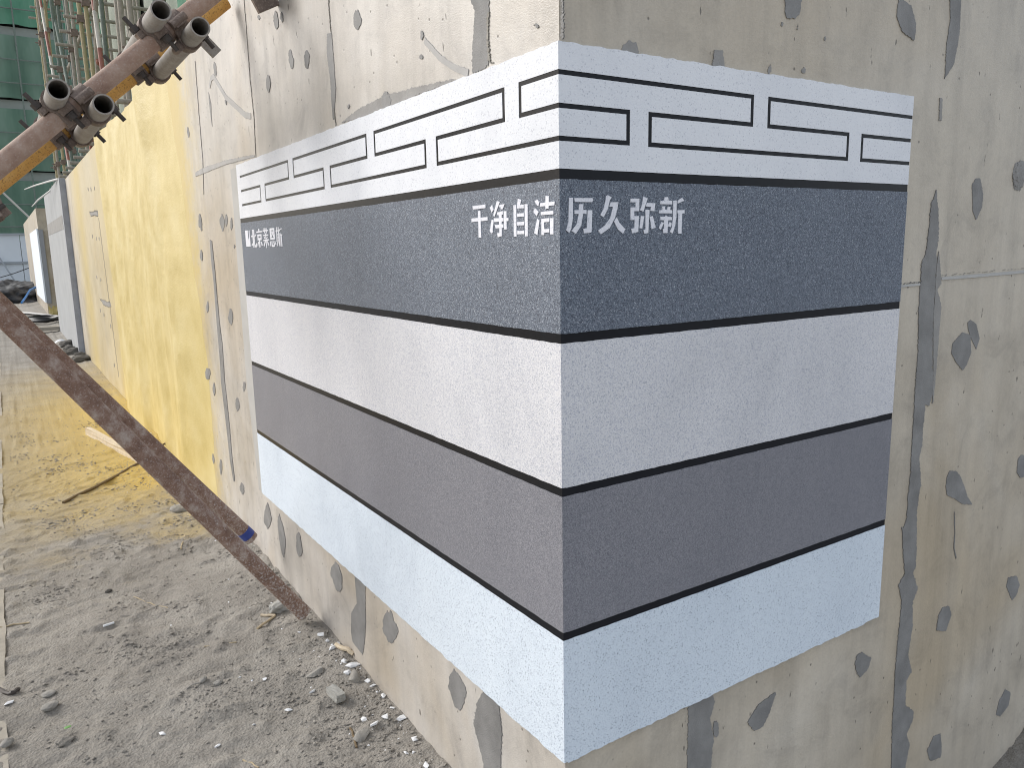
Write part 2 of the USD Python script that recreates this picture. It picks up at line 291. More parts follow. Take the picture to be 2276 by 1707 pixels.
M['fence'] = plain('white_hoarding', (0.60, 0.65, 0.70), 0.5, 0.06, 1.5)
M['fence_rail'] = plain('grey_hoarding_rail', (0.30, 0.33, 0.36), 0.5, 0.1, 3)
M['black_net'] = plain('black_netting', (0.04, 0.042, 0.048), 0.7, 0.5, 14, 0.8, 30)
M['hose'] = plain('black_hose', (0.022, 0.022, 0.024), 0.45, 0.3, 20)
M['blue_hose'] = plain('blue_hose', (0.03, 0.16, 0.42), 0.45, 0.2, 20)

# ------------------------------------------------------------------ shape helpers
def frame_to(mesh, A, B):
    """Turns a mesh along +z (centred) to run from A to B."""
    A, B = np.asarray(A, float), np.asarray(B, float)
    T = trimesh.geometry.align_vectors([0, 0, 1], (B - A) / np.linalg.norm(B - A)); T[:3, 3] = (A + B) / 2
    return mesh.copy().apply_transform(T)
def tube(A, B, ro=0.025, ri=None, sec=32):
    L = float(np.linalg.norm(np.asarray(B, float) - A))
    m = trimesh.creation.annulus(ri, ro, L, sections=sec) if ri else trimesh.creation.cylinder(ro, L, sections=sec)
    return frame_to(m, A, B)
def bx(lo, hi):
    lo, hi = np.minimum(lo, hi), np.maximum(lo, hi)
    m = trimesh.creation.box(hi - lo); m.apply_translation((lo + hi) / 2); return m
def sweep(pts, r, n=7):
    """Round bar along a polyline."""
    pts = np.asarray(pts, float); t = np.gradient(pts, axis=0); t /= np.linalg.norm(t, axis=1)[:, None]
    a = np.cross(t, [0.13, 0.31, 0.94]); a /= np.linalg.norm(a, axis=1)[:, None]; b = np.cross(t, a)
    r = np.broadcast_to(r, len(pts)); an = np.linspace(0, 2 * np.pi, n, endpoint=False)
    v = (pts[:, None] + r[:, None, None] * (np.cos(an)[None, :, None] * a[:, None] + np.sin(an)[None, :, None] * b[:, None])).reshape(-1, 3)
    f = []
    for i in range(len(pts) - 1):
        for j in range(n):
            p, q = i * n + j, i * n + (j + 1) % n
            f += [[p, q, p + n], [q, q + n, p + n]]
    c0, c1 = len(v), len(v) + 1; v = np.vstack([v, pts[0], pts[-1]]); e = (len(pts) - 1) * n
    for j in range(n): f += [[c0, (j + 1) % n, j], [c1, e + j, e + (j + 1) % n]]
    return trimesh.Trimesh(v, f, process=False)
def extrude(poly, d):
    gs = [g for g in getattr(poly, 'geoms', [poly]) if g.geom_type == 'Polygon' and g.area > 1e-9]
    return cat_([trimesh.creation.extrude_polygon(g, d, engine='earcut') for g in gs])
T8 = 0.0085                                                       # the coating stands this proud of the concrete
def on_left(poly, d, depth0):
    """A (y, z) outline on the left wall, its back at x = depth0, extruded d outwards (towards -x)."""
    m = extrude(poly, d); v = m.vertices.copy()
    m.vertices = np.c_[depth0 - v[:, 2], v[:, 0], v[:, 1]]; m.invert(); m.fix_normals(); return m
def on_right(poly, d, depth0):
    m = extrude(poly, d); v = m.vertices.copy()
    m.vertices = np.c_[v[:, 0], depth0 - v[:, 2], v[:, 1]]; m.fix_normals(); return m
def ragged(pts, amp, step, seed):
    """A closed outline with a torn, uneven edge."""
    ring = LineString(list(pts) + [pts[0]]); n = max(8, int(ring.length / step)); r = np.random.default_rng(seed)
    w = np.cumsum(r.normal(0, 1, n)); w -= np.linspace(w[0], w[-1], n); w = 0.5 * w / (np.abs(w).max() + 1e-9) + 0.5 * r.normal(0, 0.5, n)
    P = [ring.interpolate(i / n, normalized=True) for i in range(n)]; Q = [ring.interpolate(((i + 0.5) / n) % 1, normalized=True) for i in range(n)]
    out = []
    for p, q, k in zip(P, Q, w):
        t = np.array([q.x - p.x, q.y - p.y]); t /= np.linalg.norm(t) + 1e-12
        out.append((p.x - t[1] * amp * k, p.y + t[0] * amp * k))
    return Polygon(out).buffer(0)

# ------------------------------------------------------------------ ground
def hgt(x, y):
    x, y = np.asarray(x, float), np.asarray(y, float)
    P = np.stack([x, y, 0 * x], -1)
    near = np.clip(1 - np.abs(x) / 0.16, 0, 1) * (y > 0)
    h = 0.028 * (meshkit.fbm(P * 2.3, 3, 1) - 0.5) + 0.008 * (meshkit.fbm(P * 9, 3, 4) - 0.5) + 0.007 * (meshkit.fbm(P * 34, 3, 8) - 0.5) * (0.5 + meshkit.noise(P * 4, 77))
    cl = meshkit.fbm(P * 16, 2, 21); h += 0.007 * np.clip(cl - 0.56, 0, 1) / 0.2                 # raised clods
    rut = meshkit.fbm(P * np.array([5, 14, 1]), 2, 31); h -= 0.006 * np.clip(rut - 0.58, 0, 1) / 0.2
    h += 0.015 * near + 0.008 * np.exp(-((x + 0.05) ** 2 + (y - 1.42) ** 2) / 0.010)
    drop = np.clip((-0.945 - x) / 0.09, 0, 1); h = h * (1 - 0.5 * drop) - 0.32 * drop * drop * (3 - 2 * drop)
    s = np.clip((0.30 - y) / 0.32, 0, 1) * np.clip((x + 0.9) / 0.8, 0, 1); h -= 0.46 * s * s * (3 - 2 * s)   # falls away round the corner
    return h
def axis(core0, core1, step, far0, far1):
    c = list(np.arange(core0, core1 + step / 2, step)); a, s = c[-1], step
    while a < far1: s *= 1.16; a += s; c.append(min(a, far1))
    a, s = c[0], step
    while a > far0: s *= 1.3; a -= s; c.insert(0, max(a, far0))
    return np.array(c)
gx = axis(-1.05, 0.06, 0.0085, -70, 70); gy = axis(0.25, 4.2, 0.0095, -70, 80)
X, Y = np.meshgrid(gx, gy); Z = hgt(X, Y)
i = np.arange(X.size).reshape(X.shape)
gf = np.concatenate([np.stack([i[:-1, :-1], i[:-1, 1:], i[1:, 1:]], -1).reshape(-1, 3), np.stack([i[:-1, :-1], i[1:, 1:], i[1:, :-1]], -1).reshape(-1, 3)])
obj('ground', trimesh.Trimesh(np.c_[X.ravel(), Y.ravel(), Z.ravel()], gf, process=False), M['dirt'], smooth=180, kind='structure')
def gz(x, y): return float(hgt(np.array([x]), np.array([y]))[0])
def gpt(px, py, lift=0.0):
    p = ground(px, py)
    for _ in range(3): p = ground(px, py, gz(p[0], p[1]))
    return np.array([p[0], p[1], gz(p[0], p[1]) + lift])

# kerb boards along the outer edge of the path
for k, (y0, y1) in enumerate([(-0.6, 1.42), (1.43, 3.6), (3.61, 6.4), (6.41, 12.0)]):
    ys = np.linspace(y0, y1, 90); xs0 = -0.965 + 0.006 * np.sin(ys * 1.7); xs1 = -0.904 + 0.014 * meshkit.fbm(np.c_[ys * 6, 0 * ys, 0 * ys], 4, 5)
    top = -0.003 + 0.003 * (k % 3)
    poly = Polygon(list(zip(xs0, ys)) + list(zip(xs1[::-1], ys[::-1])))
    m = extrude(poly, 0.34); m.apply_translation([0, 0, top - 0.34])
    obj('kerb_board', m, M['kerb'], label=None, kind='structure')

# ------------------------------------------------------------------ the concrete wall
TOPZ, WT = 2.17, 0.30
wall = thing('concrete_wall', 'bare concrete wall turning a sharp corner, with grey mortar patches and yellow sprayed stretch', 'wall'); tag(wall, kind='thing')
def grid_panel(u0, u1, v0, v1, nu, nv, f):
    u, v = np.meshgrid(np.linspace(u0, u1, nu), np.linspace(v0, v1, nv)); i = np.arange(u.size).reshape(u.shape)
    F = np.concatenate([np.stack([i[:-1, :-1], i[:-1, 1:], i[1:, 1:]], -1).reshape(-1, 3), np.stack([i[:-1, :-1], i[1:, 1:], i[1:, :-1]], -1).reshape(-1, 3)])
    return trimesh.Trimesh(f(u.ravel(), v.ravel()), F, process=False)
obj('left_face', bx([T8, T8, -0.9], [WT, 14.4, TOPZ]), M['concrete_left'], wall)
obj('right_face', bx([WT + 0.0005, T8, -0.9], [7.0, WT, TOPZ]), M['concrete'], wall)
# the corner's end belongs to the right face: a thin return sheet, so that spray colour and the painted sun tint stay on the left
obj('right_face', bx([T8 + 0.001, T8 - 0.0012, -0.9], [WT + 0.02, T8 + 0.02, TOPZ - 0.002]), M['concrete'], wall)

def px_left(pts, o=(0, 0), s=1.0): return [tuple(left(o[0] + a / s, o[1] + b / s)) for a, b in pts]
def px_right(pts, o=(0, 0), s=1.0): return [tuple(right(o[0] + a / s, o[1] + b / s)) for a, b in pts]
def leafpts(cx, cy, w, h, tilt=0.0):
    r = np.random.default_rng(int(cx * 7 + cy * 13 + w)); n = 22
    t = np.linspace(0, 2 * np.pi, n, endpoint=False)
    k = 1 + 0.16 * np.sin(t * 2 + r.random() * 6) + 0.12 * np.sin(t * 3 + r.random() * 6) + 0.10 * r.normal(0, 1, n).clip(-1.5, 1.5)
    x = 0.5 * w * np.sin(t) * (1 - 0.35 * np.abs(np.cos(t)) * r.random()) * k; y = -0.5 * h * np.cos(t) * (1 + 0.06 * r.normal(0, 1, n))
    tl = tilt + r.normal(0, 0.05)
    return [(cx + a + tl * b, cy + b) for a, b in zip(x, y)]
seed_ = [100]
def patch(side, pts, m='patch', amp=0.0034, d=0.0012, step=0.0032, name='mortar_patch'):
    seed_[0] += 1
    P = ragged(pts, amp, step, seed_[0]); d += (seed_[0] % 9) * 0.00014
    if P.is_empty: return
    obj(name, (on_left if side == 'L' else on_right)(P, d, T8), M[m], wall)
Lp = lambda pts, o, s, **k: patch('L', px_left(pts, o, s), **k)
Rp = lambda pts, o, s, **k: patch('R', px_right(pts, o, s), **k)
ov = ((400, 0), 2.458)
for a in [(952, 105, 36, 105), (593, 320, 30, 110), (678, 320, 30, 95), (470, 455, 24, 95), (512, 105, 28, 100), (543, 88, 12, 55), (1110, 545, 44, 95), (180, 375, 18, 75), (35, 720, 12, 60),
          (418, 92, 14, 28), (98, 1210, 12, 60), (1300, 305, 16, 22), (1925, 132, 30, 18), (1305, 190, 18, 50), (905, 580, 9, 22), (240, 555, 8, 24)]:
    Lp(leafpts(*a, tilt=0.05), *ov)
Lp([(145, 500), (158, 560), (165, 690), (158, 640), (148, 560)], *ov, amp=0.001)
Lp([(788, 180), (812, 172), (836, 480), (829, 590), (826, 650), (820, 650), (806, 430), (788, 290)], *ov, amp=0.003)
Lp([(1562, -30), (1668, -30), (1660, 180), (1666, 345), (1640, 372), (1578, 398), (1580, 220), (1592, 60)], *ov, amp=0.004)
for a, b, c in [((870, 650), (1120, 520), (1480, 425)), ]:
    Lp([(868, 668), (960, 590), (1110, 520), (1300, 470), (1480, 428), (1490, 436), (1300, 500), (1100, 592), (960, 640)], *ov, m='patch2', amp=0.004)
Lp([(75, 940), (120, 915), (250, 870), (392, 843), (398, 858), (250, 895), (120, 945), (75, 962)], *ov, m='smear', amp=0.004)
def smear(side, pts, w, o, s, m='smear'):
    P = (px_left if side == 'L' else px_right)(pts, o, s); poly = LineString(P).buffer(w, cap_style=2)
    patch(side, list(poly.exterior.coords)[:-1], m=m, amp=0.0015, d=0.0009, name='mortar_smear')
smear('L', [(150, 470), (160, 425), (172, 415), (240, 530), (300, 585), (345, 628), (375, 632)], 0.010, *ov)
smear('L', [(1318, 215), (1400, 310), (1480, 365), (1555, 395)], 0.006, *ov)
zv = ((0, 400), 3.687)
for a in [(1630, 345, 22, 140), (1637, 615, 20, 85), (1805, 345, 35, 140), (1838, 330, 18, 100), (1880, 360, 22, 95), (1687, 1040, 18, 95), (1875, 1120, 36, 130), (1690, 1590, 45, 100), (1905, 545, 10, 30)]:
    Lp(leafpts(*a, tilt=0.05), *zv)
Lp([(1705, 490), (1722, 498), (1748, 750), (1765, 950), (1785, 1170), (1808, 1350), (1828, 1659), (1845, 1800), (1870, 2050), (1886, 2250), (1908, 2440), (1910, 2470), (1900, 2470), (1872, 2300), (1845, 2050), (1815, 1800), (1798, 1659), (1790, 1500), (1762, 1170), (1738, 850), (1716, 650)], *zv, amp=0.003)
wv = ((0, 800), 3.687)
for a in [(1742, 240, 18, 110), (1985, 220, 24, 80), (1930, 365, 40, 110), (1797, 880, 24, 120), (1735, 810, 16, 80), (1970, 1060, 34, 100), (2178, 1290, 52, 210)]:
    Lp(leafpts(*a, tilt=0.05), *wv)
fv = ((500, 1150), 2.978)
for a in [(363, 130, 36, 270), (477, 185, 40, 165), (727, 400, 68, 185), (1073, 730, 92, 215), (1515, 1150, 100, 265)]:
    Lp(leafpts(*a, tilt=0.10), *fv, amp=0.004)
Lp([(842, 380), (910, 428), (915, 700), (908, 840), (895, 915), (830, 830), (820, 760), (822, 640), (858, 570)], *fv, amp=0.004)
Lp([(1690, 1165), (1790, 1240), (1810, 1400), (1806, 1680), (1700, 1700), (1670, 1560), (1625, 1380), (1645, 1240)], *fv, amp=0.006)
# pale strip of skim coat beside the panel's far end
patch('L', [tuple(left(*p)) for p in [(508, 376), (522, 372), (578, 1092), (572, 1090), (545, 860), (528, 640)]], m='skim', amp=0.002, d=0.001, name='skim_coat')
rv = ((1240, 0), 2.135)
Rp([(1095, -30), (1170, -30), (1165, 45), (1145, 80), (1100, 78), (1092, 40)], *rv)
Rp([(1635, -20), (1690, 20), (1715, 110), (1705, 185), (1650, 145), (1622, 70)], *rv)
Rp([(308, 250), (320, 205), (350, 182), (385, 195), (398, 275), (320, 275)], *rv, m='patch2')
Rp([(742, 330), (755, 232), (795, 235), (805, 330)], *rv, m='patch2')
for a in [(1020, 325, 13, 48), (1183, 330, 22, 32), (1080, 108, 18, 26), (1283, 180, 14, 22), (1152, 126, 8, 18)]: Rp(leafpts(*a, tilt=-0.1), *rv, m='patch2')
Rp([(1875, -20), (1930, -20), (1922, 150), (1895, 300), (1850, 372), (1860, 200), (1878, 80)], *rv, amp=0.003)
Rp([(1826, 460), (1838, 462), (1836, 570), (1822, 570)], *rv, m='patch2')
kv = ((1900, 200), 2.766)
strip_k = [(520, 610), (530, 750), (532, 880), (518, 1000), (515, 1100), (498, 1400), (492, 1659), (500, 1850), (472, 1950)]
strip_h = [(540, 500), (525, 650), (515, 800), (495, 900), (505, 1090), (490, 1180), (475, 1300)]
strip_c = [(1708, 40), (1705, 130), (1690, 165), (1715, 240), (1690, 300), (1690, 420), (1668, 560), (1685, 640), (1660, 680), (1655, 800), (1695, 830), (1690, 870), (1660, 940), (1675, 990), (1655, 1093), (1640, 1250),
           (1580, 1250), (1590, 1093), (1595, 900), (1610, 620), (1625, 450), (1640, 300), (1625, 220), (1655, 170), (1645, 0), (1640, -60)]
strip_h2 = [(370, 1550), (375, 1430), (405, 1340), (415, 1180), (435, 1000), (440, 850), (455, 620), (470, 320)]
strip_k2 = [(405, 1659), (415, 1300), (425, 1180), (430, 1060), (455, 1010), (475, 850), (487, 700)]
to_src = lambda q, o, k: [(o[0] + a / k, o[1] + b / k) for a, b in q]
patch('R', [tuple(right(*q)) for q in to_src(strip_k, *kv) + to_src(strip_h, (1900, 750), 3.319) + to_src(strip_c, (1250, 1200), 2.156) + to_src(strip_h2[1:], (1900, 750), 3.319) + to_src(strip_k2, *kv)], amp=0.005, step=0.004)
Rp([(534, 990), (548, 1190), (522, 1225), (547, 1330), (533, 1500), (517, 1700), (495, 1930), (500, 1690), (500, 1400), (520, 1080)], *kv, m='patch2', amp=0.003)
Rp([(740, 580), (760, 545), (790, 540), (808, 640), (800, 720), (765, 797), (745, 740)], *kv, amp=0.002)
Rp([(712, 1430), (730, 1415), (765, 1440), (785, 1530), (765, 1597), (735, 1530), (715, 1470)], *kv, amp=0.001)
Rp([(620, 1560), (680, 1490), (730, 1510), (733, 1620), (705, 1690), (682, 1725), (645, 1680), (613, 1620)], *kv, amp=0.002)
hv = ((1900, 750), 3.319)
Rp([(720, 990), (770, 990), (800, 1030), (830, 1110), (850, 1180), (885, 1238), (810, 1235), (760, 1200), (740, 1190), (700, 1170), (692, 1100), (700, 1040)], *hv, amp=0.002)
Rp([(1215, 1000), (1225, 900), (1248, 870), (1290, 880), (1280, 1030), (1240, 1040)], *hv, amp=0.002)
smear('R', [(755, 1290), (758, 1450), (752, 1560), (768, 1640)], 0.0016, *hv, m='patch')
cv = ((1250, 1200), 2.156)
Rp([(1415, 600), (1425, 560), (1450, 545), (1490, 575), (1475, 630), (1440, 668), (1420, 640)], *cv)
Rp([(900, 885), (950, 800), (1035, 740), (1000, 850), (970, 905), (930, 925)], *cv, amp=0.003)
Rp([(1815, 370), (1835, 330), (1865, 325), (1875, 365), (1850, 440), (1805, 440)], *cv)
Rp([(2140, 230), (2150, 185), (2190, 175), (2205, 220), (2190, 270), (2168, 297)], *cv)
Rp([(2090, 845), (2105, 780), (2135, 722), (2160, 740), (2150, 800), (2110, 855)], *cv)
Rp([(1760, 1020), (1790, 950), (1825, 935), (1830, 1000), (1825, 1050), (1775, 1068)], *cv)
Rp([(615, 760), (730, 720), (742, 790), (722, 870), (738, 950), (718, 1200), (608, 1200)], *cv, amp=0.004)
Rp(leafpts(748, 915, 30, 75), *cv)
# form joints: narrow gritty ridges
def seamline(side, pts, o, s, w=0.0022, m='seam'):
    P = np.array((px_left if side == 'L' else px_right)(pts, o, s))
    t = np.linspace(0, 1, 60); d = np.r_[0, np.cumsum(np.linalg.norm(np.diff(P, axis=0), axis=1))]; d /= d[-1]
    Q = np.c_[np.interp(t, d, P[:, 0]), np.interp(t, d, P[:, 1])]; seed_[0] += 1
    r = np.random.default_rng(seed_[0]); Q += r.normal(0, 0.0012, Q.shape); ww = w * (0.25 + 1.1 * r.random(60) ** 2)
    L_ = Q + np.c_[ww, 0 * ww]; R_ = Q - np.c_[ww, 0 * ww]
    poly = Polygon([tuple(p) for p in L_] + [tuple(p) for p in R_[::-1]]).buffer(0)
    obj('form_joint', (on_left if side == 'L' else on_right)(poly, 0.0022, T8), M[m], wall)
seamline('L', [(335, -30), (352, 180), (370, 420), (392, 640), (402, 862)], *ov, w=0.0018)
seamline('L', [(795, -30), (803, 100), (808, 172)], *ov, w=0.0018)
seamline('L', [(826, 590), (838, 690)], *ov, w=0.002)
seamline('L', [(72, 330), (92, 600), (115, 880), (120, 1060)], *ov, w=0.0022, m='patch2')
seamline('L', [(1665, 60), (1662, 200), (1670, 330), (1690, 345)], *ov, w=0.004)
seamline('L', [(2070, -30), (2071, 215)], *ov, w=0.004, m='patch')
seamline('R', [(290, 1192), (420, 1180)], *kv, w=0.002, m='patch')  # dark line painted above the short ridge for its shadow
seamline('R', [(550, 1140), (800, 1118), (1045, 1095), (1200, 1080)], *kv, w=0.0012, m='patch2')  # shadow of the longer ridge, put in as a darker strip
obj('form_ridge', on_right(ragged(px_right([(550, 1150), (800, 1130), (1045, 1108), (1200, 1095), (1200, 1112), (1045, 1126), (800, 1148), (550, 1168)], *kv), 0.0012, 0.006, 9), 0.0022, T8), M['skim'], wall)
obj('form_ridge', on_right(ragged(px_right([(292, 1200), (420, 1188), (420, 1203), (292, 1216)], *kv), 0.0012, 0.006, 10), 0.0022, T8), M['skim'], wall)
# honeycombed lump on the right wall
hx, hz = right(2268, 388); lump = trimesh.creation.icosphere(4, 1.0)
lump.vertices *= (1 + 0.55 * (meshkit.fbm(lump.vertices * 4.5, 4, 3) - 0.5))[:, None]; lump.vertices *= [0.034, 0.006, 0.038]; lump.apply_translation([hx + 0.010, T8, hz])
obj('honeycomb_lump', lump, M['patch2'], wall, smooth=30)

# sprayed foam
edge = np.array([left(*p) for p in [(365, 175), (401, 400), (415, 508), (428, 603), (445, 712), (458, 807), (466.5, 908), (474.6, 1044), (481, 1106)]])
edge = edge[np.argsort(edge[:, 1])]
def foam_pt(u, z):
    y0 = np.interp(z, edge[:, 1], edge[:, 0]) + 0.05 * (meshkit.fbm(np.c_[z * 7, 0 * z, 0 * z], 3, 6) - 0.5); y1 = 6.25 + 0.15 * (meshkit.noise(np.c_[z * 3, 0 * z, 0 * z], 9) - 0.5)
    y = y0 + (y1 - y0) * u; P = np.c_[y, z, 0 * y]
    rise = np.clip((y - y0) / 0.55, 0, 1) ** 1.3 * np.clip((y1 - y) / 0.35, 0, 1) ** 0.7
    b = 0.026 + 0.12 * (meshkit.fbm(P * np.array([2.4, 0.40, 1]), 2, 11) - 0.40) + 0.010 * (meshkit.fbm(P * np.array([9, 5, 1]), 2, 12) - 0.5)
    b = b * rise + 0.0025 * (meshkit.fbm(P * 42, 2, 13) - 0.5) * rise
    b = np.where((u <= 0) | (u >= 1), -0.004, np.maximum(b, 0.0004))
    return np.c_[T8 - b, y, z]
fm = grid_panel(0, 1, -0.03, TOPZ - 0.004, 330, 230, foam_pt)
obj('spray_foam', fm, M['foam'], wall, smooth=180, label='yellow sprayed foam coating with a lumpy skin')
# vertical joint where the foam ends, and small dashes (tie holes) on the bare stretch behind it
for px in ([(217, 484), (262, 838)],): seamline('L', [(a, b) for a, b in px], (0, 0), 1.0, w=0.006, m='patch2')
for px, py in [(194, 420), (200, 420), (208, 418), (204, 525), (212, 530), (218, 530), (213, 616), (222, 622), (221, 690), (229, 700), (244, 725), (252, 812)]:
    Lp(leafpts(px, py, 1.2, 9, 0.1), (0, 0), 1.0, amp=0.002)
Lp([(197, 472), (215, 468), (216, 480), (200, 480)], (0, 0), 1.0, amp=0.02, m='patch2'); Lp([(220, 665), (243, 672), (245, 682), (228, 676)], (0, 0), 1.0, amp=0.02, m='patch2')

# ------------------------------------------------------------------ the painted sample panel round the corner
ZS = [1.571, 1.5294, 1.5216, 1.4788, 1.4708, 1.4283, 1.4203, 1.3773, 1.3608, 1.1083, 1.0918, 0.8391, 0.8234, 0.5683, 0.5527, 0.3066]
YL, XR = 2.0, 1.0
panel = thing('sample_panel', 'large banded white, slate and grey stone-paint panel wrapped round the near wall corner, with lettering', 'sample panel')
def ell(z0, z1, t, top_rag=0.0, bot_rag=0.0):
    """An L of thickness t round the corner between two heights."""
    n = 240
    def edge_line(z, amp, seed, u1):
        u = np.linspace(0, u1, n); return u, z + amp * (meshkit.fbm(np.c_[u * 60, 0 * u, 0 * u], 3, seed) - 0.5)
    def face(u1, s):
        u, zt = edge_line(z1, top_rag, 40 + s, u1); _, zb = edge_line(z0, bot_rag, 60 + s, u1)
        return Polygon(list(zip(u, zt)) + list(zip(u[::-1], zb[::-1])))
    return face
def band(name, z0, z1, m, t=T8, holes=None, tr=0.0, br=0.0, label=None):
    f = ell(z0, z1, t, tr, br)
    A, B = f(YL, 1), f(XR, 2)
    B = B.difference(sbox(-1, -9, T8, 9))
    if holes: A, B = A.difference(holes[0]), B.difference(holes[1])
    # the left sheet carries the outer corner; the right one butts against it
    Bm = on_right(B, t, 0.0 + T8); Am = on_left(A, t, 0.0 + T8)
    return obj(name, cat_([Am, Bm]), M[m], panel, label=label)
# outlines below are in wall units with the coat's face at x = 0 and y = 0, its back on the concrete at T8
def line_h(u0, u1, k): return sbox(min(u0, u1), ZS[2 * k], max(u0, u1), ZS[2 * k - 1])       # k = 1 top, 2 middle, 3 bottom line
VW = 0.0085
def vert(u, side, k0, k1):   # side +1: u is the outer edge on the high side
    a, b = (u - VW, u) if side > 0 else (u, u + VW)
    return sbox(a, ZS[2 * k1], b, ZS[2 * k0 - 1])
lx = lambda x, y: float(left(x, y)[0]); rx = lambda x, y: float(right(x, y)[0])
a1, a2, a3, a4, a5, a6 = rx(1400.5, 270), rx(1441, 280), rx(1675.5, 240), rx(1706, 260), rx(1886.5, 330), rx(1913, 330)
b1, b2, b3, b4, b5, b6, b7, b8, b9, b10, b11, b12, b13 = [lx(*p) for p in [(1152.7, 220), (1121.8, 230), (969.4, 335), (947.5, 345), (734, 395), (831, 320), (815.5, 325), (651.3, 375), (720.8, 400), (589, 425), (641.5, 380), (579.8, 430), (534.5, 410)]]
E0 = -0.02
fret_left = {'L': [
    [line_h(E0, b1, 1), vert(b1, +1, 1, 2), line_h(E0, b1, 2)],
    [line_h(E0, b3, 3), vert(b3, +1, 2, 3), line_h(b3, b2, 2), vert(b2, -1, 1, 2), line_h(b2, b6, 1), vert(b6, +1, 1, 2), line_h(b6, b4, 2), vert(b4, -1, 2, 3), line_h(b4, b5, 3), vert(b5, +1, 2, 3), line_h(b5, b7, 2), vert(b7, -1, 1, 2), line_h(b7, b8, 1), vert(b8, +1, 1, 2), line_h(b8, b9, 2), vert(b9, -1, 2, 3), line_h(b9, b10, 3), vert(b10, +1, 2, 3), line_h(b10, b11, 2), vert(b11, -1, 1, 2), line_h(b11, b13, 1)],
    [line_h(b13, b12, 2), vert(b12, -1, 2, 3), line_h(b12, b13, 3)]],
    'R': [
    [line_h(0, a1, 2), vert(a1, +1, 2, 3), line_h(0, a1, 3)],
    [line_h(0, a3, 1), vert(a3, +1, 1, 2), line_h(a2, a3, 2), vert(a2, -1, 2, 3), line_h(a2, a5, 3), vert(a5, +1, 2, 3), line_h(a4, a5, 2), vert(a4, -1, 1, 2), line_h(a4, XR + 0.01, 1)],
    [line_h(a6, XR + 0.01, 2), vert(a6, -1, 2, 3), line_h(a6, XR + 0.01, 3)]]}
FL = [unary_union(c) for c in fret_left['L']]; FR = [unary_union(c) for c in fret_left['R']]
band('white_band', ZS[7], ZS[0], 'white_coat', holes=(unary_union(FL), unary_union(FR)), tr=0.004)
clipR = sbox(T8, 0, XR - 0.001, 3)
TS = T8 - 0.0008
for g in FL: obj('fret_line', on_left(g.intersection(sbox(T8 - TS, 0, YL, 3)), TS, T8), M['black'], panel)
for g in FR: obj('fret_line', on_right(g.intersection(clipR), TS, T8), M['black'], panel)
def stripe(z0, z1):
    A = sbox(T8 - TS, z0, YL - 0.001, z1)
    obj('black_stripe', cat_([on_left(A, TS, T8), on_right(sbox(T8, z0, XR - 0.001, z1), TS, T8)]), M['black'], panel)
for k in (7, 9, 11, 13): stripe(ZS[k + 1], ZS[k])
band('slate_band', ZS[9], ZS[8], 'slate_coat', tr=0.0015, br=0.0015)
band('pale_grey_band', ZS[11], ZS[10], 'pale_coat', tr=0.0015, br=0.0015)
band('grey_band', ZS[13], ZS[12], 'grey_coat', tr=0.0015, br=0.0015)
band('pale_blue_band', ZS[15], ZS[14], 'blue_coat', tr=0.0015, br=0.006)

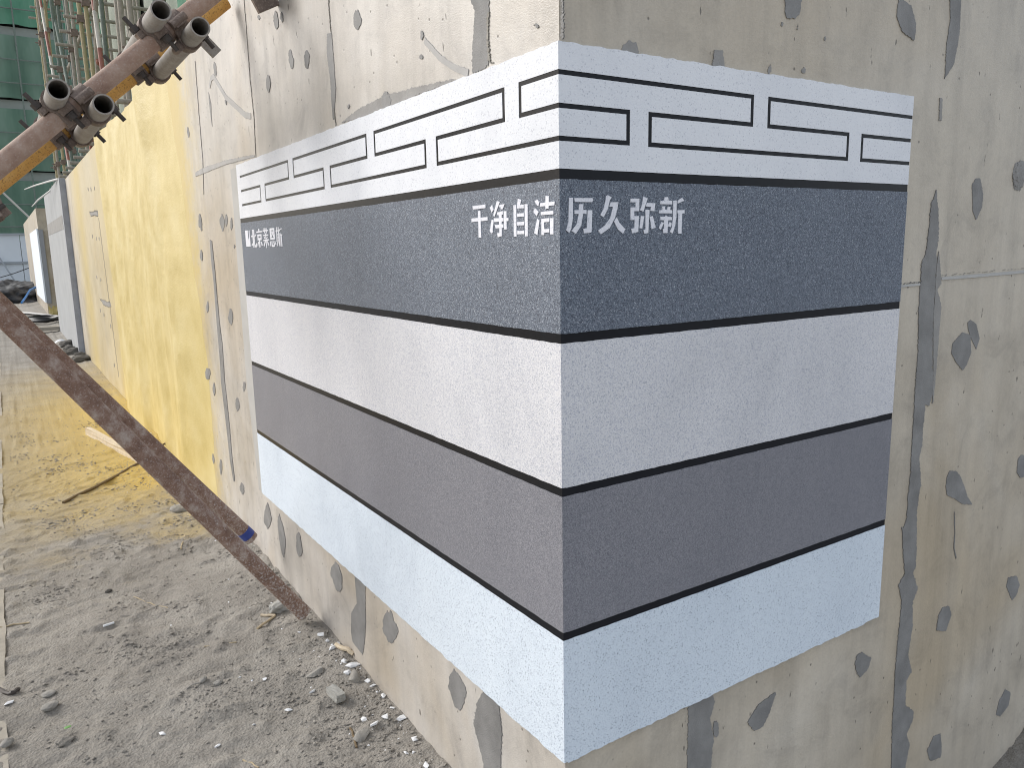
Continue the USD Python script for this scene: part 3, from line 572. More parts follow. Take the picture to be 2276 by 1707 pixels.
# lettering: stencilled characters, drawn stroke by stroke
CH = {
 ('L', 1030, 420, 10.055): {
  '干': [[(212,378),(500,342),(503,422),(225,455)], [(190,655),(550,622),(550,700),(192,735)], [(335,485),(388,485),(408,1085),(350,1085)]],
  '净': [[(600,415),(650,350),(685,455),(640,525)], [(640,685),(685,690),(660,980),(630,985),(600,940)], [(755,265),(822,285),(705,615),(675,595)], [(815,350),(930,332),(885,450),(840,450),(840,400),(808,402)],
        [(760,520),(893,490),(893,570),(800,580),(760,575)], [(800,510),(862,505),(870,1050),(780,1075),(762,985),(815,975)], [(692,655),(903,640),(903,720),(700,735)], [(712,800),(903,785),(903,862),(735,878)], [(912,490),(970,490),(978,900),(920,900)], [(965,640),(1015,640),(1015,712),(965,712)]],
  '自': [[(1228,210),(1302,240),(1275,345),(1362,345),(1362,425),(1210,432),(1210,340)], [(1128,360),(1190,350),(1197,1060),(1140,1060)], [(1378,335),(1445,335),(1450,1055),(1388,1055)], [(1208,545),(1362,535),(1362,612),(1210,620)], [(1208,735),(1365,725),(1365,805),(1212,815)], [(1212,930),(1368,925),(1368,1005),(1215,1008)]],
  '洁': [[(1600,270),(1665,230),(1705,290),(1690,375),(1665,370)], [(1580,480),(1610,425),(1690,510),(1650,600),(1580,525)], [(1660,655),(1708,705),(1665,1025),(1590,980)], [(1725,310),(2050,275),(2040,360),(1725,388)], [(1845,150),(1920,150),(1915,435),(1840,435)], [(1740,510),(2020,478),(2020,560),(1745,582)],
        [(1750,665),(1928,645),(1928,730),(1812,740),(1815,895),(1928,885),(1928,965),(1815,975),(1815,1025),(1755,1025)], [(1945,650),(2022,645),(2022,1010),(1950,1010)]]},
 ('R', 1240, 420, 7.373): {
  '历': [[(178,140),(242,140),(240,470),(215,640),(182,715),(132,675),(168,540)], [(262,145),(560,145),(572,180),(555,212),(275,208)], [(268,345),(462,340),(462,403),(270,405)], [(345,245),(410,245),(405,420),(375,600),(290,730),(218,685),(300,580),(335,430)], [(485,345),(557,345),(548,690),(535,712),(425,725),(412,650),(470,640)]],
  '久': [[(785,110),(815,98),(875,135),(845,180),(810,330),(745,458),(692,425),(745,320),(780,170)], [(860,215),(985,212),(970,320),(925,480),(840,640),(700,738),(655,678),(760,600),(850,480),(900,290),(838,285)], [(960,460),(1000,550),(1100,655),(1062,730),(980,660),(915,530)]],
  '弥': [[(1185,155),(1328,155),(1325,360),(1245,360),(1245,440),(1322,440),(1310,700),(1215,725),(1195,650),(1250,640),(1252,505),(1185,505),(1185,300),(1268,298),(1268,215),(1185,215)], [(1395,122),(1465,148),(1395,368),(1342,345),(1375,250)], [(1440,255),(1460,225),(1590,230),(1575,360),(1510,355),(1525,290),(1440,288)],
        [(1430,335),(1495,338),(1475,720),(1410,728),(1398,672),(1430,660)], [(1355,440),(1410,442),(1375,648),(1332,640)], [(1500,455),(1550,440),(1595,632),(1530,655)]],
  '新': [[(1672,195),(1735,185),(1745,130),(1800,128),(1808,185),(1865,190),(1865,250),(1672,245)], [(1700,285),(1745,280),(1750,335),(1785,335),(1795,285),(1843,290),(1830,340),(1865,345),(1865,398),(1652,395),(1655,345),(1710,340)], [(1675,450),(1745,450),(1768,435),(1800,452),(1862,455),(1862,508),(1800,512),(1790,715),(1725,722),(1715,660),(1735,640),(1735,510),(1675,505)],
        [(1690,540),(1732,550),(1680,665),(1648,640)], [(1830,540),(1858,560),(1845,620),(1800,610),(1808,570)], [(1885,190),(1942,185),(1935,460),(1915,600),(1875,725),(1828,700),(1865,620),(1880,470)], [(1955,215),(1965,180),(2030,140),(2065,188),(1960,235)], [(1955,345),(2070,340),(2070,398),(2030,400),(2020,730),(1962,730),(1968,400),(1955,398)]]},
 ('L', 530, 490, 20.11): {
  'logo': [[(305,440),(430,440),(450,800),(440,800),(470,840),(490,700),(470,440),(500,440),(560,1160),(365,1165)]],
  '北': [[(622,405),(665,400),(720,1200),(682,1200)], [(580,670),(640,655),(645,735),(585,740)], [(605,1080),(680,960),(690,1060),(615,1145)], [(676,400),(708,395),(755,1080),(800,1090),(805,1010),(840,1010),(830,1190),(745,1190),(722,1050)], [(735,660),(790,600),(800,650),(745,745)]],
  '京': [[(890,365),(935,355),(948,480),(903,485)], [(805,490),(1055,450),(1060,515),(815,550)], [(855,625),(1040,600),(1044,680),(860,700)], [(870,780),(1048,765),(1050,870),(875,885)], [(855,625),(900,620),(910,880),(875,885)], [(1000,605),(1040,600),(1050,870),(1010,872)], [(935,880),(975,880),(1000,1180),(960,1205),(945,1130)], [(895,940),(935,960),(895,1145),(865,1130)], [(1000,940),(1045,935),(1100,1090),(1060,1130)]],
  '莱': [[(1085,435),(1335,405),(1340,460),(1095,490)], [(1135,335),(1175,330),(1195,560),(1160,560)], [(1220,330),(1265,325),(1285,555),(1245,560)], [(1115,640),(1340,610),(1345,665),(1120,690)], [(1205,560),(1245,560),(1290,1215),(1260,1230)], [(1150,735),(1180,725),(1210,800),(1170,815)], [(1300,715),(1330,710),(1290,800),(1255,810)], [(1120,860),(1375,825),(1380,885),(1130,915)], [(1195,915),(1235,920),(1180,1155),(1140,1120)], [(1275,910),(1310,900),(1395,1080),(1360,1130)]],
  '恩': [[(1400,345),(1455,340),(1490,850),(1440,860)], [(1400,345),(1605,325),(1610,405),(1410,430)], [(1560,330),(1605,325),(1650,830),(1600,838)], [(1435,775),(1648,745),(1650,830),(1440,860)], [(1440,520),(1610,500),(1613,550),(1440,565)], [(1490,420),(1525,415),(1535,560),(1500,570)], [(1500,560),(1530,560),(1505,740),(1475,720)], [(1520,560),(1550,560),(1595,700),(1570,740)], [(1425,930),(1460,920),(1475,1130),(1435,1145)], [(1485,920),(1520,910),(1545,1090),(1600,1090),(1590,1010),(1640,1000),(1650,1150),(1600,1175),(1510,1170)], [(1540,880),(1565,870),(1590,1000),(1560,1000)], [(1620,920),(1650,900),(1700,1050),(1660,1080)]],
  '斯': [[(1690,290),(1725,290),(1760,900),(1725,900)], [(1770,290),(1805,285),(1840,890),(1805,890)], [(1670,440),(1870,410),(1875,465),(1680,490)], [(1710,890),(1880,850),(1885,905),(1715,935)], [(1735,600),(1810,590),(1812,630),(1738,640)], [(1745,740),(1820,730),(1822,770),(1748,780)], [(1740,950),(1780,960),(1765,1140),(1730,1130)], [(1800,940),(1840,925),(1890,1090),(1850,1145)], [(1840,380),(1930,325),(1950,375),(1850,430)], [(1845,560),(1880,550),(1893,900),(1890,1150),(1855,1150)], [(1870,610),(1970,605),(1970,660),(1880,670)], [(1905,640),(1945,640),(1980,1150),(1935,1165)]]},
}
for (side, ox, oy, s), chars in CH.items():
    for ch, strokes in chars.items():
        P = unary_union([Polygon((px_left if side == 'L' else px_right)(st, (ox, oy), s)).buffer(0) for st in strokes])
        P = P.buffer(0.0006).buffer(-0.0006)
        obj('emblem' if ch == 'logo' else 'lettering', (on_left if side == 'L' else on_right)(P, 0.0013, 0.0002), M['letter'], panel,
            label='small white emblem block' if ch == 'logo' else f'white character {ch}')

# ------------------------------------------------------------------ raking shore of clamped tubes
RO, RI = 0.0255, 0.0215
def py(x, y, Y): return on(x, y, 1, Y)
def extend(A, B, t0, t1): d = B - A; return A + d * t0, A + d * t1
shore = thing('scaffold_brace', 'rusty raking brace of clamped scaffold tubes propped against the wall, four open ends facing forward', 'scaffold brace')
YN, YF = 1.40, 1.88
b0, b1_ = extend(py(0, 367.5, YN), py(431, 19, YN), -2.9, 1.42)
o0, o1 = extend(py(0, 406, YF), py(325.5, 143, YF), -3.1, 1.60)
obj('tube', tube(b0, b1_, RO, RI), M['rust_tube'], shore, smooth=40, label='mauve-brown rusty raker tube in front')
obj('tube', tube(o0, o1, RO, RI), M['orange_tube'], shore, smooth=40, label='worn orange raker tube behind')
g0, g1 = extend(py(0, 693, YN), py(706, 1372, YN), -0.22, 1.0)
g1 = np.array([-0.045, YN, 0.048])
k0, k1 = extend(py(0, 673, YF), py(560, 1198, YF), -0.22, 1.0)
obj('tube', tube(g0, g1, RO, RI), M['rust_strut'], shore, smooth=40, label='dark rusty foot strut speckled with white paint')
obj('tube', tube(k0, k1, RO, RI), M['rust_strut'], shore, smooth=40, label='rusty foot strut with blue tape on its end')
dk = (k1 - k0) / np.linalg.norm(k1 - k0)
obj('blue_tape', tube(k1 - dk * 0.050, k1 - dk * 0.018, RO + 0.0012, RO - 0.002), M['blue_tape'], shore, smooth=40)
def coupler(P, Q, a1_, a2_):
    """Right-angle clamp holding a tube through P along a1_ and one through Q along a2_: two hinged rings, a block and two bolts."""
    P, Q, a1_, a2_ = [np.asarray(v, float) for v in (P, Q, a1_, a2_)]
    parts, bolts = [], []
    for c, a, o in ((P, a1_, Q), (Q, a2_, P)):
        a = a / np.linalg.norm(a)
        ring = trimesh.creation.annulus(RO - 0.001, RO + 0.0065, 0.046, sections=28); parts.append(frame_to(ring, c - a * 0.023, c + a * 0.023))
        out = o - c; out -= a * (out @ a); out /= np.linalg.norm(out) + 1e-9
        side = np.cross(a, out)
        for sg in (1, -1):   # lugs: the bolted side and the hinge side
            lug = c + side * sg * (RO + 0.012)
            T = np.eye(4); T[:3, 0], T[:3, 1], T[:3, 2], T[:3, 3] = a, side, out, lug + out * 0.002
            parts.append(trimesh.creation.box([0.034, 0.022, 0.018 if sg > 0 else 0.024], transform=T))
            if sg < 0: parts.append(frame_to(trimesh.creation.cylinder(0.011, 0.05, sections=14), lug - side * 0.006 - a * 0.025, lug - side * 0.006 + a * 0.025))
        lug = c + side * (RO + 0.014)
        bolts.append(frame_to(trimesh.creation.cylinder(0.0062, 0.085, sections=12), lug - out * 0.044, lug + out * 0.020))
        bolts.append(frame_to(trimesh.creation.cylinder(0.0125, 0.014, sections=6), lug - out * 0.026, lug - out * 0.012))
        bolts.append(frame_to(trimesh.creation.cylinder(0.0135, 0.003, sections=14), lug - out * 0.012, lug - out * 0.009))
    mid = (P + Q) / 2; v = Q - P; n = v / (np.linalg.norm(v) + 1e-9); a = a1_ / np.linalg.norm(a1_); a = a - n * (a @ n); a /= np.linalg.norm(a); b = np.cross(n, a)
    T = np.eye(4); T[:3, 0], T[:3, 1], T[:3, 2], T[:3, 3] = a, b, n, mid
    parts.append(trimesh.creation.box([0.05, 0.05, max(0.012, np.linalg.norm(v) - 1.3 * RO)], transform=T))
    c = obj('coupler', cat_(parts), M['coupler'], shore, smooth=35)
    obj('bolt', cat_(bolts), M['bolt'], c, smooth=35)
db, do_ = (b1_ - b0) / np.linalg.norm(b1_ - b0), (o1 - o0) / np.linalg.norm(o1 - o0)
def nearest(A, d, P): return A + d * ((np.asarray(P) - A) @ d)
ay = np.array([0, 1.0, 0])
for (x, z, ya, yb) in [(-0.506, 1.631, 1.25, 1.96), (-0.254, 1.848, 1.25, 1.91), (-0.605, 1.653, 1.22, 2.35), (-0.352, 1.871, 1.23, 2.40)]:
    jx, jz = rng.normal(0, 0.002, 2)
    obj('stub_tube', tube([x, ya, z], [x + jx, yb, z + jz], RO, RI), M['grey_tube'], shore, smooth=40)
    for Yp, (A, d) in ((YN, (b0, db)), (YF, (o0, do_))):
        Q = np.array([x, Yp, z]); P = nearest(A, d, Q)
        coupler(P, Q, d, ay)
# junction clamp of raker and foot strut, at the left edge of the view
J = py(18, 452, YN); coupler(nearest(b0, db, J), nearest(g0, (g1 - g0) / np.linalg.norm(g1 - g0), J) * 0.2 + J * 0.8, db, g1 - g0)
# loose tube ends seen past the clamps and at the top edge
E1 = py(456, 92, 1.50); obj('packing_bar', frame_to(trimesh.creation.box([0.034, 0.012, 0.11]), E1 + [-0.045, 0.0, 0.045], E1 + [0.03, 0, -0.03]), M['grey_tube'], shore)
E2 = py(583, -2, 1.40); obj('head_plate', frame_to(trimesh.creation.box([0.07, 0.014, 0.09]), E2 + [-0.015, 0, 0.04], E2 + [0.010, 0, -0.008]), M['coupler'], shore)

# ------------------------------------------------------------------ far parts of the wall line
rp = thing('rendered_panel', 'grey rendered insulation panel fixed to the wall beyond the yellow foam', 'panel')
obj('board', bx([-0.055, 10.12, -0.09], [T8 - 0.001, 13.9, 2.19]), M['render'], rp)
obj('mesh_edge', bx([-0.058, 10.09, -0.08], [T8 - 0.0015, 10.119, 2.17]), M['render_edge'], rp)
obj('patched_strip', bx([-0.0575, 10.3, 1.58], [-0.0551, 13.8, 1.75]), M['patch2'], rp)
fl = sweep([(-0.05, 10.3, 2.19), (-0.12, 10.8, 2.20), (-0.26, 11.6, 2.20), (-0.36, 12.2, 2.19)], [0.012, 0.012, 0.010, 0.006]); obj('torn_membrane', fl, M['plastic'], rp, smooth=40)
fl = sweep([(-0.05, 12.0, 2.17), (-0.2, 12.4, 2.06), (-0.27, 12.9, 1.99)], [0.012, 0.012, 0.006]); obj('torn_membrane', fl, M['plastic'], rp, smooth=40)

wall2 = thing('far_wall', 'far end of the concrete wall beyond the grey panel, yellow on its return face', 'wall'); tag(wall2, kind='thing')
xc, yc = -0.02, 18.3
obj('wall_body', bx([xc, yc, -0.4], [0.45, 28.0, 2.24]), M['concrete'], wall2)
fo = grid_panel(0, 1, 0, 1, 20, 60, lambda u, v: np.c_[0.165 + 0.27 * u, yc - 0.012 - 0.05 * meshkit.noise(np.c_[u * 5, v * 14, 0 * u], 3) * (u < 0.999) * (u > 0.001), -0.1 + 2.3 * v])
obj('spray_foam', fo, M['foam'], wall2, smooth=180)
fo = grid_panel(0, 1, 0, 1, 20, 20, lambda u, v: np.c_[xc + 0.01 + 0.17 * u, yc - 0.01 - 0.04 * meshkit.noise(np.c_[u * 5, v * 4, 0 * u], 4), -0.15 + 0.33 * v * (0.8 + 0.4 * meshkit.noise(np.c_[u * 6, 0 * u, 0 * u], 5))])
obj('spray_foam', fo, M['foam'], wall2, smooth=180)
sp = thing('sample_panel', 'small far white sample panel wrapped round the end of the far wall', 'sample panel')
obj('white_board', bx([xc - 0.03, yc - 0.03, 0.27], [xc - 0.001, 22.6, 1.82]), M['col_white'], sp)
obj('shaded_board', bx([xc, yc - 0.0305, 0.25], [xc + 0.085, yc - 0.001, 1.80]), M['col_white_shaded'], sp)  # return of the white panel, its shade put into the colour

# white hoarding at the end of the site
fence = thing('hoarding_fence', 'white sheet hoarding closing the far end of the site', 'fence')
for k in range(22):
    x0 = -24 + k * 1.5
    obj('sheet', bx([x0 + 0.01, 36.0 + 0.01 * (k % 2), 0.02], [x0 + 1.49, 36.05 + 0.01 * (k % 2), 2.12]), M['fence'], fence)
obj('rail', bx([-24, 35.94, 0.97], [9, 35.995, 1.05]), M['fence_rail'], fence)
obj('rail', bx([-24, 35.94, 2.10], [9, 35.995, 2.16]), M['fence_rail'], fence)
obj('stay', frame_to(trimesh.creation.box([0.05, 0.05, 1.4]), (-0.75, 35.9, 1.2), (-0.25, 35.5, 0.05)), M['fence_rail'], fence)

# green-netted building beyond the hoarding
gb = thing('netted_building', 'building under construction wrapped in dark green safety netting beyond the hoarding', 'building')
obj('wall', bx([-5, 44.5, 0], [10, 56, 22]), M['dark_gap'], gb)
zl = 0.0
for fl_ in range(7):
    z0 = 2.2 + fl_ * 3.3
    obj('floor_slab', bx([-5, 44.0, z0 + 2.55], [10, 44.49, z0 + 3.05]), M['slab'], gb)
    for c_ in range(7):
        x0 = -5 + c_ * 2.0
        m = grid_panel(x0 + 0.02, x0 + 1.98, z0 - 0.2, z0 + 2.62, 26, 14, lambda u, v, x0=x0, z0=z0: np.c_[u, 43.75 + 0.10 * np.sin(u * 5 + z0) * (z0 + 2.7 - v) / 3 + 0.12 * (meshkit.noise(np.c_[u * 2, v, 0 * u], c_) - 0.5), v])
        obj('safety_net', m, M['net_bright'] if fl_ in (3, 5) else M['net_green'], gb, smooth=180)
    for hz_ in (0.45, 1.5): obj('ledger', tube([-5, 43.5, z0 + hz_], [10, 43.5, z0 + hz_], 0.03, sec=8), M['pole_green'], gb)
for c_ in range(8): obj('standard', tube([-5 + c_ * 2.0, 43.45, 0], [-5 + c_ * 2.0, 43.45, 22], 0.035, sec=8), M['pole_green'], gb)
obj('opening_shade', extrude(Polygon([(0.26 * math.sin(t), 1.3 * math.cos(t)) for t in np.linspace(0, 2 * np.pi, 24)[:-1]]), 0.02).apply_transform(np.array([[1, 0, 0, -0.58], [0, 0, -1, 43.42], [0, 1, 0, 5.2], [0, 0, 0, 1]])), M['dark_gap'], gb)  # flat dark oval before the net, painting the shade of an opening
for a, b in [((-1.6, 43.3, 9.0), (0.4, 43.3, 14.0)), ((-1.4, 43.3, 5.6), (1.2, 43.3, 2.4)), ((-4, 43.3, 3), (-2, 43.3, 9))]:
    obj('brace', tube(a, b, 0.05, sec=8), M['pole_white'], gb)

# scaffold and netted facade right behind the wall
sc = thing('facade_scaffold', 'dense tube scaffold standing behind the concrete wall in front of pale netting', 'scaffold')
XO, XI = 0.52, 1.35
r2 = np.random.default_rng(12)
ys_ = np.arange(6.4, 19.4, 0.82)
for row, X0 in ((0, XO), (1, XI)):
    for k, yv in enumerate(ys_ + (0.25 if row else 0)):
        yv += r2.normal(0, 0.12); a = np.array([X0 + r2.normal(0, 0.03), yv, 0.0]); b = a + [r2.normal(0, 0.10), r2.normal(0, 0.14), 13.0]
        m_ = ['pole', 'pole', 'pole_green', 'pole', 'pole_yellow'][int(r2.integers(5))]
        obj('standard', tube(a, b, 0.026, sec=12), M[m_], sc, smooth=40)
        if row == 0:
            for zz in (2.62, 3.1, 4.35, 5.6): 
                q = a + (b - a) * zz / 13; obj('clamp', cat_([bx(q - 0.045, q + 0.045), tube(q - [0.10, 0, 0], q + [0.06, 0, 0], 0.012, sec=6)]), M['coupler'], sc)
for X0 in (XO + 0.05, XI - 0.05):
    for zz in (2.62, 4.35, 6.1, 7.9, 9.7, 11.5): obj('ledger', tube([X0, 6.0, zz], [X0, 19.5, zz + 0.04], 0.025, sec=12), M['pole'], sc, smooth=40)
for zz in (2.66, 4.39, 6.14):
    for yv in ys_[::1]: obj('transom', tube([XO - 0.22, yv + 0.06, zz], [XI + 0.15, yv + 0.06, zz], 0.024, sec=10), M['pole'], sc, smooth=40)
def banded(A, B, n):
    A, B = np.array(A, float), np.array(B, float)
    for k in range(n): obj('guard_pole', tube(A + (B - A) * k / n, A + (B - A) * (k + 1) / n, 0.026, sec=12), M['pole_red' if k % 2 else 'pole_white'], sc, smooth=40)
banded((XO - 0.08, 9.6, 5.6), (XO - 0.08, 8.9, 1.9), 9)
banded((XO - 0.06, 18.0, 7.0), (XO - 0.06, 14.6, 1.9), 10)
for A, B, m_ in [((XO - 0.07, 8.0, 5.6), (XO - 0.07, 10.9, 1.9), 'pole'), ((XO - 0.06, 13.0, 2.0), (XO - 0.06, 9.6, 3.5), 'pole_red'), ((XI, 11, 2), (XI, 15, 7), 'pole'), ((XO - 0.06, 15.5, 6.2), (XO - 0.06, 12.2, 2.0), 'pole_green')]:
    obj('brace', tube(A, B, 0.025, sec=12), M[m_], sc, smooth=40)
for k in range(10):
    y0, y1 = 5.6 + k * 1.4, 5.6 + (k + 1) * 1.4 - 0.02
    m = grid_panel(y0, y1, 0.1, 13.5, 26, 40, lambda u, v, k=k: np.c_[1.72 + 0.05 * np.sin(u * 7.0 + k) + 0.06 * (meshkit.noise(np.c_[u * 2.5, v * 0.6, 0 * u], 30 + k) - 0.5), u, v])
    obj('safety_net', m, M['net_bright'] if k == 3 else M['net_pale'], sc, smooth=180)
fb = thing('facade_building', 'plain building shell hidden behind the pale scaffold netting above the wall', 'building')
obj('wall', bx([1.95, 1.2, 0], [12, 19.4, 13.6]), M['slab'], fb)

# ------------------------------------------------------------------ things lying about
def blob(r, seed, sc_=(1, 1, 1), sub=2, rough=0.5):
    m = trimesh.creation.icosphere(sub, 1.0); m.vertices *= (1 + rough * (meshkit.fbm(m.vertices * 1.7 + seed * 3.1, 3, seed) - 0.5))[:, None]
    m.vertices *= np.array(sc_) * r; return m
def shard(r, seed, sc_=(1, 1, 1), n=12):
    q = np.random.default_rng(900 + seed); v = q.normal(0, 1, (n, 3)); v /= np.linalg.norm(v, axis=1)[:, None]; v *= (0.75 + 0.5 * q.random((n, 1)))
    m = trimesh.convex.convex_hull(v * np.array(sc_) * r); return m
def spin(m, a, tilt=0.0):
    m.apply_transform(trimesh.transformations.rotation_matrix(tilt, [1, 0, 0])); m.apply_transform(trimesh.transformations.rotation_matrix(a, [0, 0, 1])); return m
def lay(name, m, px, py_, mat_, label, cat, group=None, lift=0.0, smooth=40):
    p = gpt(px, py_); m.apply_translation(p + [0, 0, lift]); return obj(name, m, M[mat_], None, smooth=smooth, label=label, cat=cat, group=group)
lay('flat_stone', spin(blob(0.019, 3, (1, 0.8, 0.35), 3), 0.3), 109, 1545, 'stone', 'upper of two flat round stones near the lower left kerb', 'stone', lift=0.004)
lay('flat_stone', spin(blob(0.023, 4, (1, 0.75, 0.4), 3), 0.5), 111, 1574, 'stone', 'lower, larger of two flat round stones near the lower left kerb', 'stone', lift=0.005)
lay('dirt_clod', spin(blob(0.011, 5, (1.2, 0.7, 0.6), 3, 0.9), 0.5), 242, 1316, 'dark_soil', 'small dark clod lying alone on the bare grey path', 'clod', lift=0.004)
lay('dirt_clod', spin(blob(0.024, 6, (1.1, 0.9, 0.5), 3, 0.8), 1.0), 142, 1650, 'clod', 'cracked grey clod under the green scrap', 'clod', lift=0.004)
lay('stone', spin(blob(0.012, 7, (1.1, 0.9, 0.6), 3), 0.2), 485, 1521, 'stone', 'rounded pebble right of a thin root on the path', 'stone', lift=0.004)
lay('stone', spin(blob(0.012, 8, (1.2, 0.8, 0.6), 3), 0.9), 452, 1514, 'stone', 'rounded pebble at the tip of a thin root', 'stone', lift=0.004)
lay('stone', spin(blob(0.015, 9, (1.2, 0.8, 0.6), 3), 0.9), 17, 1661, 'stone', 'dark stone on the kerb in the lower left corner', 'stone', lift=0.012)
br = bx([-0.032, -0.0135, 0], [0.032, 0.0135, 0.022]).subdivide().subdivide(); br.vertices += 0.003 * (rng.random(br.vertices.shape) - 0.5)
_a, _b = gpt(722, 1530), gpt(768, 1574)
lay('brick_fragment', spin(br, math.atan2(_b[1] - _a[1], _b[0] - _a[0])), 747, 1551, 'brick', 'pale broken block piece lying in the rubble below the panel', 'brick', lift=0.002, smooth=False)
lay('concrete_lump', spin(blob(0.055, 11, (1.0, 0.55, 0.42), 4, 0.9), 0.5), 628, 1352, 'brick', 'grey concrete lump beside the foot of the rusty strut', 'rubble', lift=0.010)
lay('rubble_piece', spin(shard(0.030, 12, (1.2, 0.7, 0.4), 16), 0.1), 703, 1497, 'stone', 'flat grey stone left of the white chips by the wall', 'rubble', lift=0.004)
lay('rubble_piece', spin(shard(0.026, 13, (1.2, 0.8, 0.5), 16), 0.7), 806, 1635, 'stone', 'grey stone below the lower group of white chips', 'rubble', lift=0.004)
lay('rubble_piece', spin(shard(0.028, 14, (1.1, 0.8, 0.5), 16), 1.7), 792, 1507, 'stone', 'grey stone against the wall foot beside white chips', 'rubble', lift=0.004)
# white plaster chips
for k, (px, py_, r) in enumerate([(740, 1442, 0.017), (752, 1434, 0.012), (784, 1482, 0.019), (773, 1496, 0.017), (812, 1602, 0.013), (832, 1611, 0.012), (857, 1596, 0.014), (890, 1599, 0.015), (948, 1702, 0.012), (589, 1511, 0.008), (694, 1540, 0.010), (921, 1644, 0.011), (830, 1525, 0.009), (852, 1549, 0.010),
                                  (715, 1411, 0.012), (728, 1425, 0.010), (765, 1470, 0.011), (818, 1515, 0.010), (905, 1675, 0.010), (641, 1580, 0.009), (668, 1372, 0.007), (361, 1633, 0.010), (20, 1564, 0.011), (380, 1391, 0.005), (563, 1613, 0.006), (588, 1511, 0.007), (873, 1575, 0.008), (483, 1660, 0.008)]):
    own = {0: 'round white plaster chip touching the wall foot just below the rusty strut', 1: 'white plaster chip tucked behind the broken bamboo stick', 2: 'large white plaster chip against the wall, upper of a close pair', 3: 'large white plaster chip, lower of a close pair by the wall',
           4: 'white plaster chip on the left of the lower trio', 5: 'white plaster chip below the left one of the lower trio', 6: 'oval white plaster chip in the middle of the lower row', 7: 'oval white plaster chip nearest the wall in the lower row', 8: 'white plaster chip at the very bottom edge beside the wall',
           21: 'white plaster chip alone on the bare path at the bottom left', 22: 'white plaster chip on the kerb at the left edge'}.get(k)
    lay('plaster_chip', spin(shard(r, 30 + k, (1.15, 0.75, 0.42), 13), k * 1.3, 0.25 * math.sin(k)), px, py_, 'white_chip', own or 'tiny white plaster chip scattered among the grit', 'chip', 'white plaster chips on the path', lift=r * 0.2, smooth=False)
st = frame_to(trimesh.creation.cylinder(0.004, 0.034, sections=12), (-0.016, 0, 0.004), (0.016, 0.006, 0.004)); lay('white_stick', st, 242, 1391, 'white_chip', 'short white stick like a cigarette on the grey path', 'stick', lift=0.001)
lf = trimesh.creation.icosphere(2, 1.0); lf.vertices *= [0.009, 0.006, 0.0015]; lay('green_scrap', spin(lf, 0.2), 152, 1629, 'leaf', 'tiny green scrap on a clod at lower left', 'scrap', lift=0.016)
# wood, rods, straws
def rod(name, pts, r, m, label, cat, n=10, jit=0.002, lift=None):
    P = [gpt(*p) for p in pts]; t = np.linspace(0, 1, n); d = np.linspace(0, 1, len(P)); P = np.c_[[np.interp(t, d, np.array(P)[:, k]) for k in range(3)]].T
    P[1:-1] += rng.normal(0, jit, P[1:-1].shape); P[:, 2] = P[:, 2] + (r * 0.8 if lift is None else lift); return obj(name, sweep(P, r), M[m], None, smooth=40, label=label, cat=cat)
A, B = gpt(196, 963), gpt(328, 1035)
bt = trimesh.creation.box([0.050, 0.034, float(np.linalg.norm(B - A))]).subdivide().subdivide(); bt.vertices += 0.006 * (rng.random(bt.vertices.shape) - 0.5)
obj('wood_batten', frame_to(bt, A + [0, 0, 0.02], B + [0, 0, 0.02]), M['wood'], None, label='pale wooden batten on the yellow-dusted ground behind the rusty strut', cat='batten')
rod('rebar', [(141, 1120), (240, 1070), (310, 1030), (365, 1000)], 0.008, 'rebar', 'thin rusty reinforcing rod lying across the yellow-dusted path', 'rod', jit=0.004)
rod('bent_wire', [(365, 1005), (374, 998), (381, 1004)], 0.006, 'rebar', 'short bent wire end beside the yellow foam', 'wire', lift=0.05)
rod('straw', [(402, 1222), (411, 1190)], 0.003, 'straw', 'single upright-looking straw in the middle of the grey path', 'straw', n=4)
rod('straw', [(454, 1439), (526, 1429)], 0.0022, 'straw', 'longest pale straw pointing at a white chip on the lower path', 'straw', n=6, jit=0.001)
rod('twig', [(297, 1327), (330, 1342), (373, 1352)], 0.0016, 'straw', 'upper twig of the little crossing heap on the grey path', 'twig', n=8)
rod('twig', [(267, 1370), (310, 1364), (350, 1348)], 0.0014, 'stone', 'dark lower twig of the little crossing heap on the grey path', 'twig', n=8)
rod('twig', [(0, 1396), (35, 1389), (65, 1386)], 0.003, 'straw', 'pale stick across the kerb at the left edge', 'twig', n=8)
rod('iron_rod', [(-4, 1534), (25, 1547), (42, 1536)], 0.006, 'bolt', 'dark bent rod lying on the kerb at lower left', 'rod', n=8)
rod('twig', [(540, 1691), (575, 1708)], 0.002, 'straw', 'pale twig at the bottom edge of the picture', 'twig', n=5)
rod('twig', [(778, 1620), (788, 1645), (793, 1664)], 0.003, 'rebar', 'brown twig below the white chips', 'twig', n=7)
rod('bamboo_stick', [(748, 1442), (768, 1452), (786, 1463)], 0.007, 'wood', 'broken pale bamboo stick between white chips at the wall foot', 'stick', n=6, lift=0.014)
rod('wood_splinter', [(580, 1370), (612, 1371)], 0.005, 'wood', 'upper wood splinter by the concrete lump', 'splinter', n=4, jit=0.001)
rod('wood_splinter', [(611, 1372), (572, 1400)], 0.004, 'straw', 'lower wood splinter pointing away from the concrete lump', 'splinter', n=4, jit=0.001)
rod('root', [(395, 1545), (420, 1528), (445, 1520)], 0.0018, 'stone', 'thin dark root curving over the path', 'root', n=8)
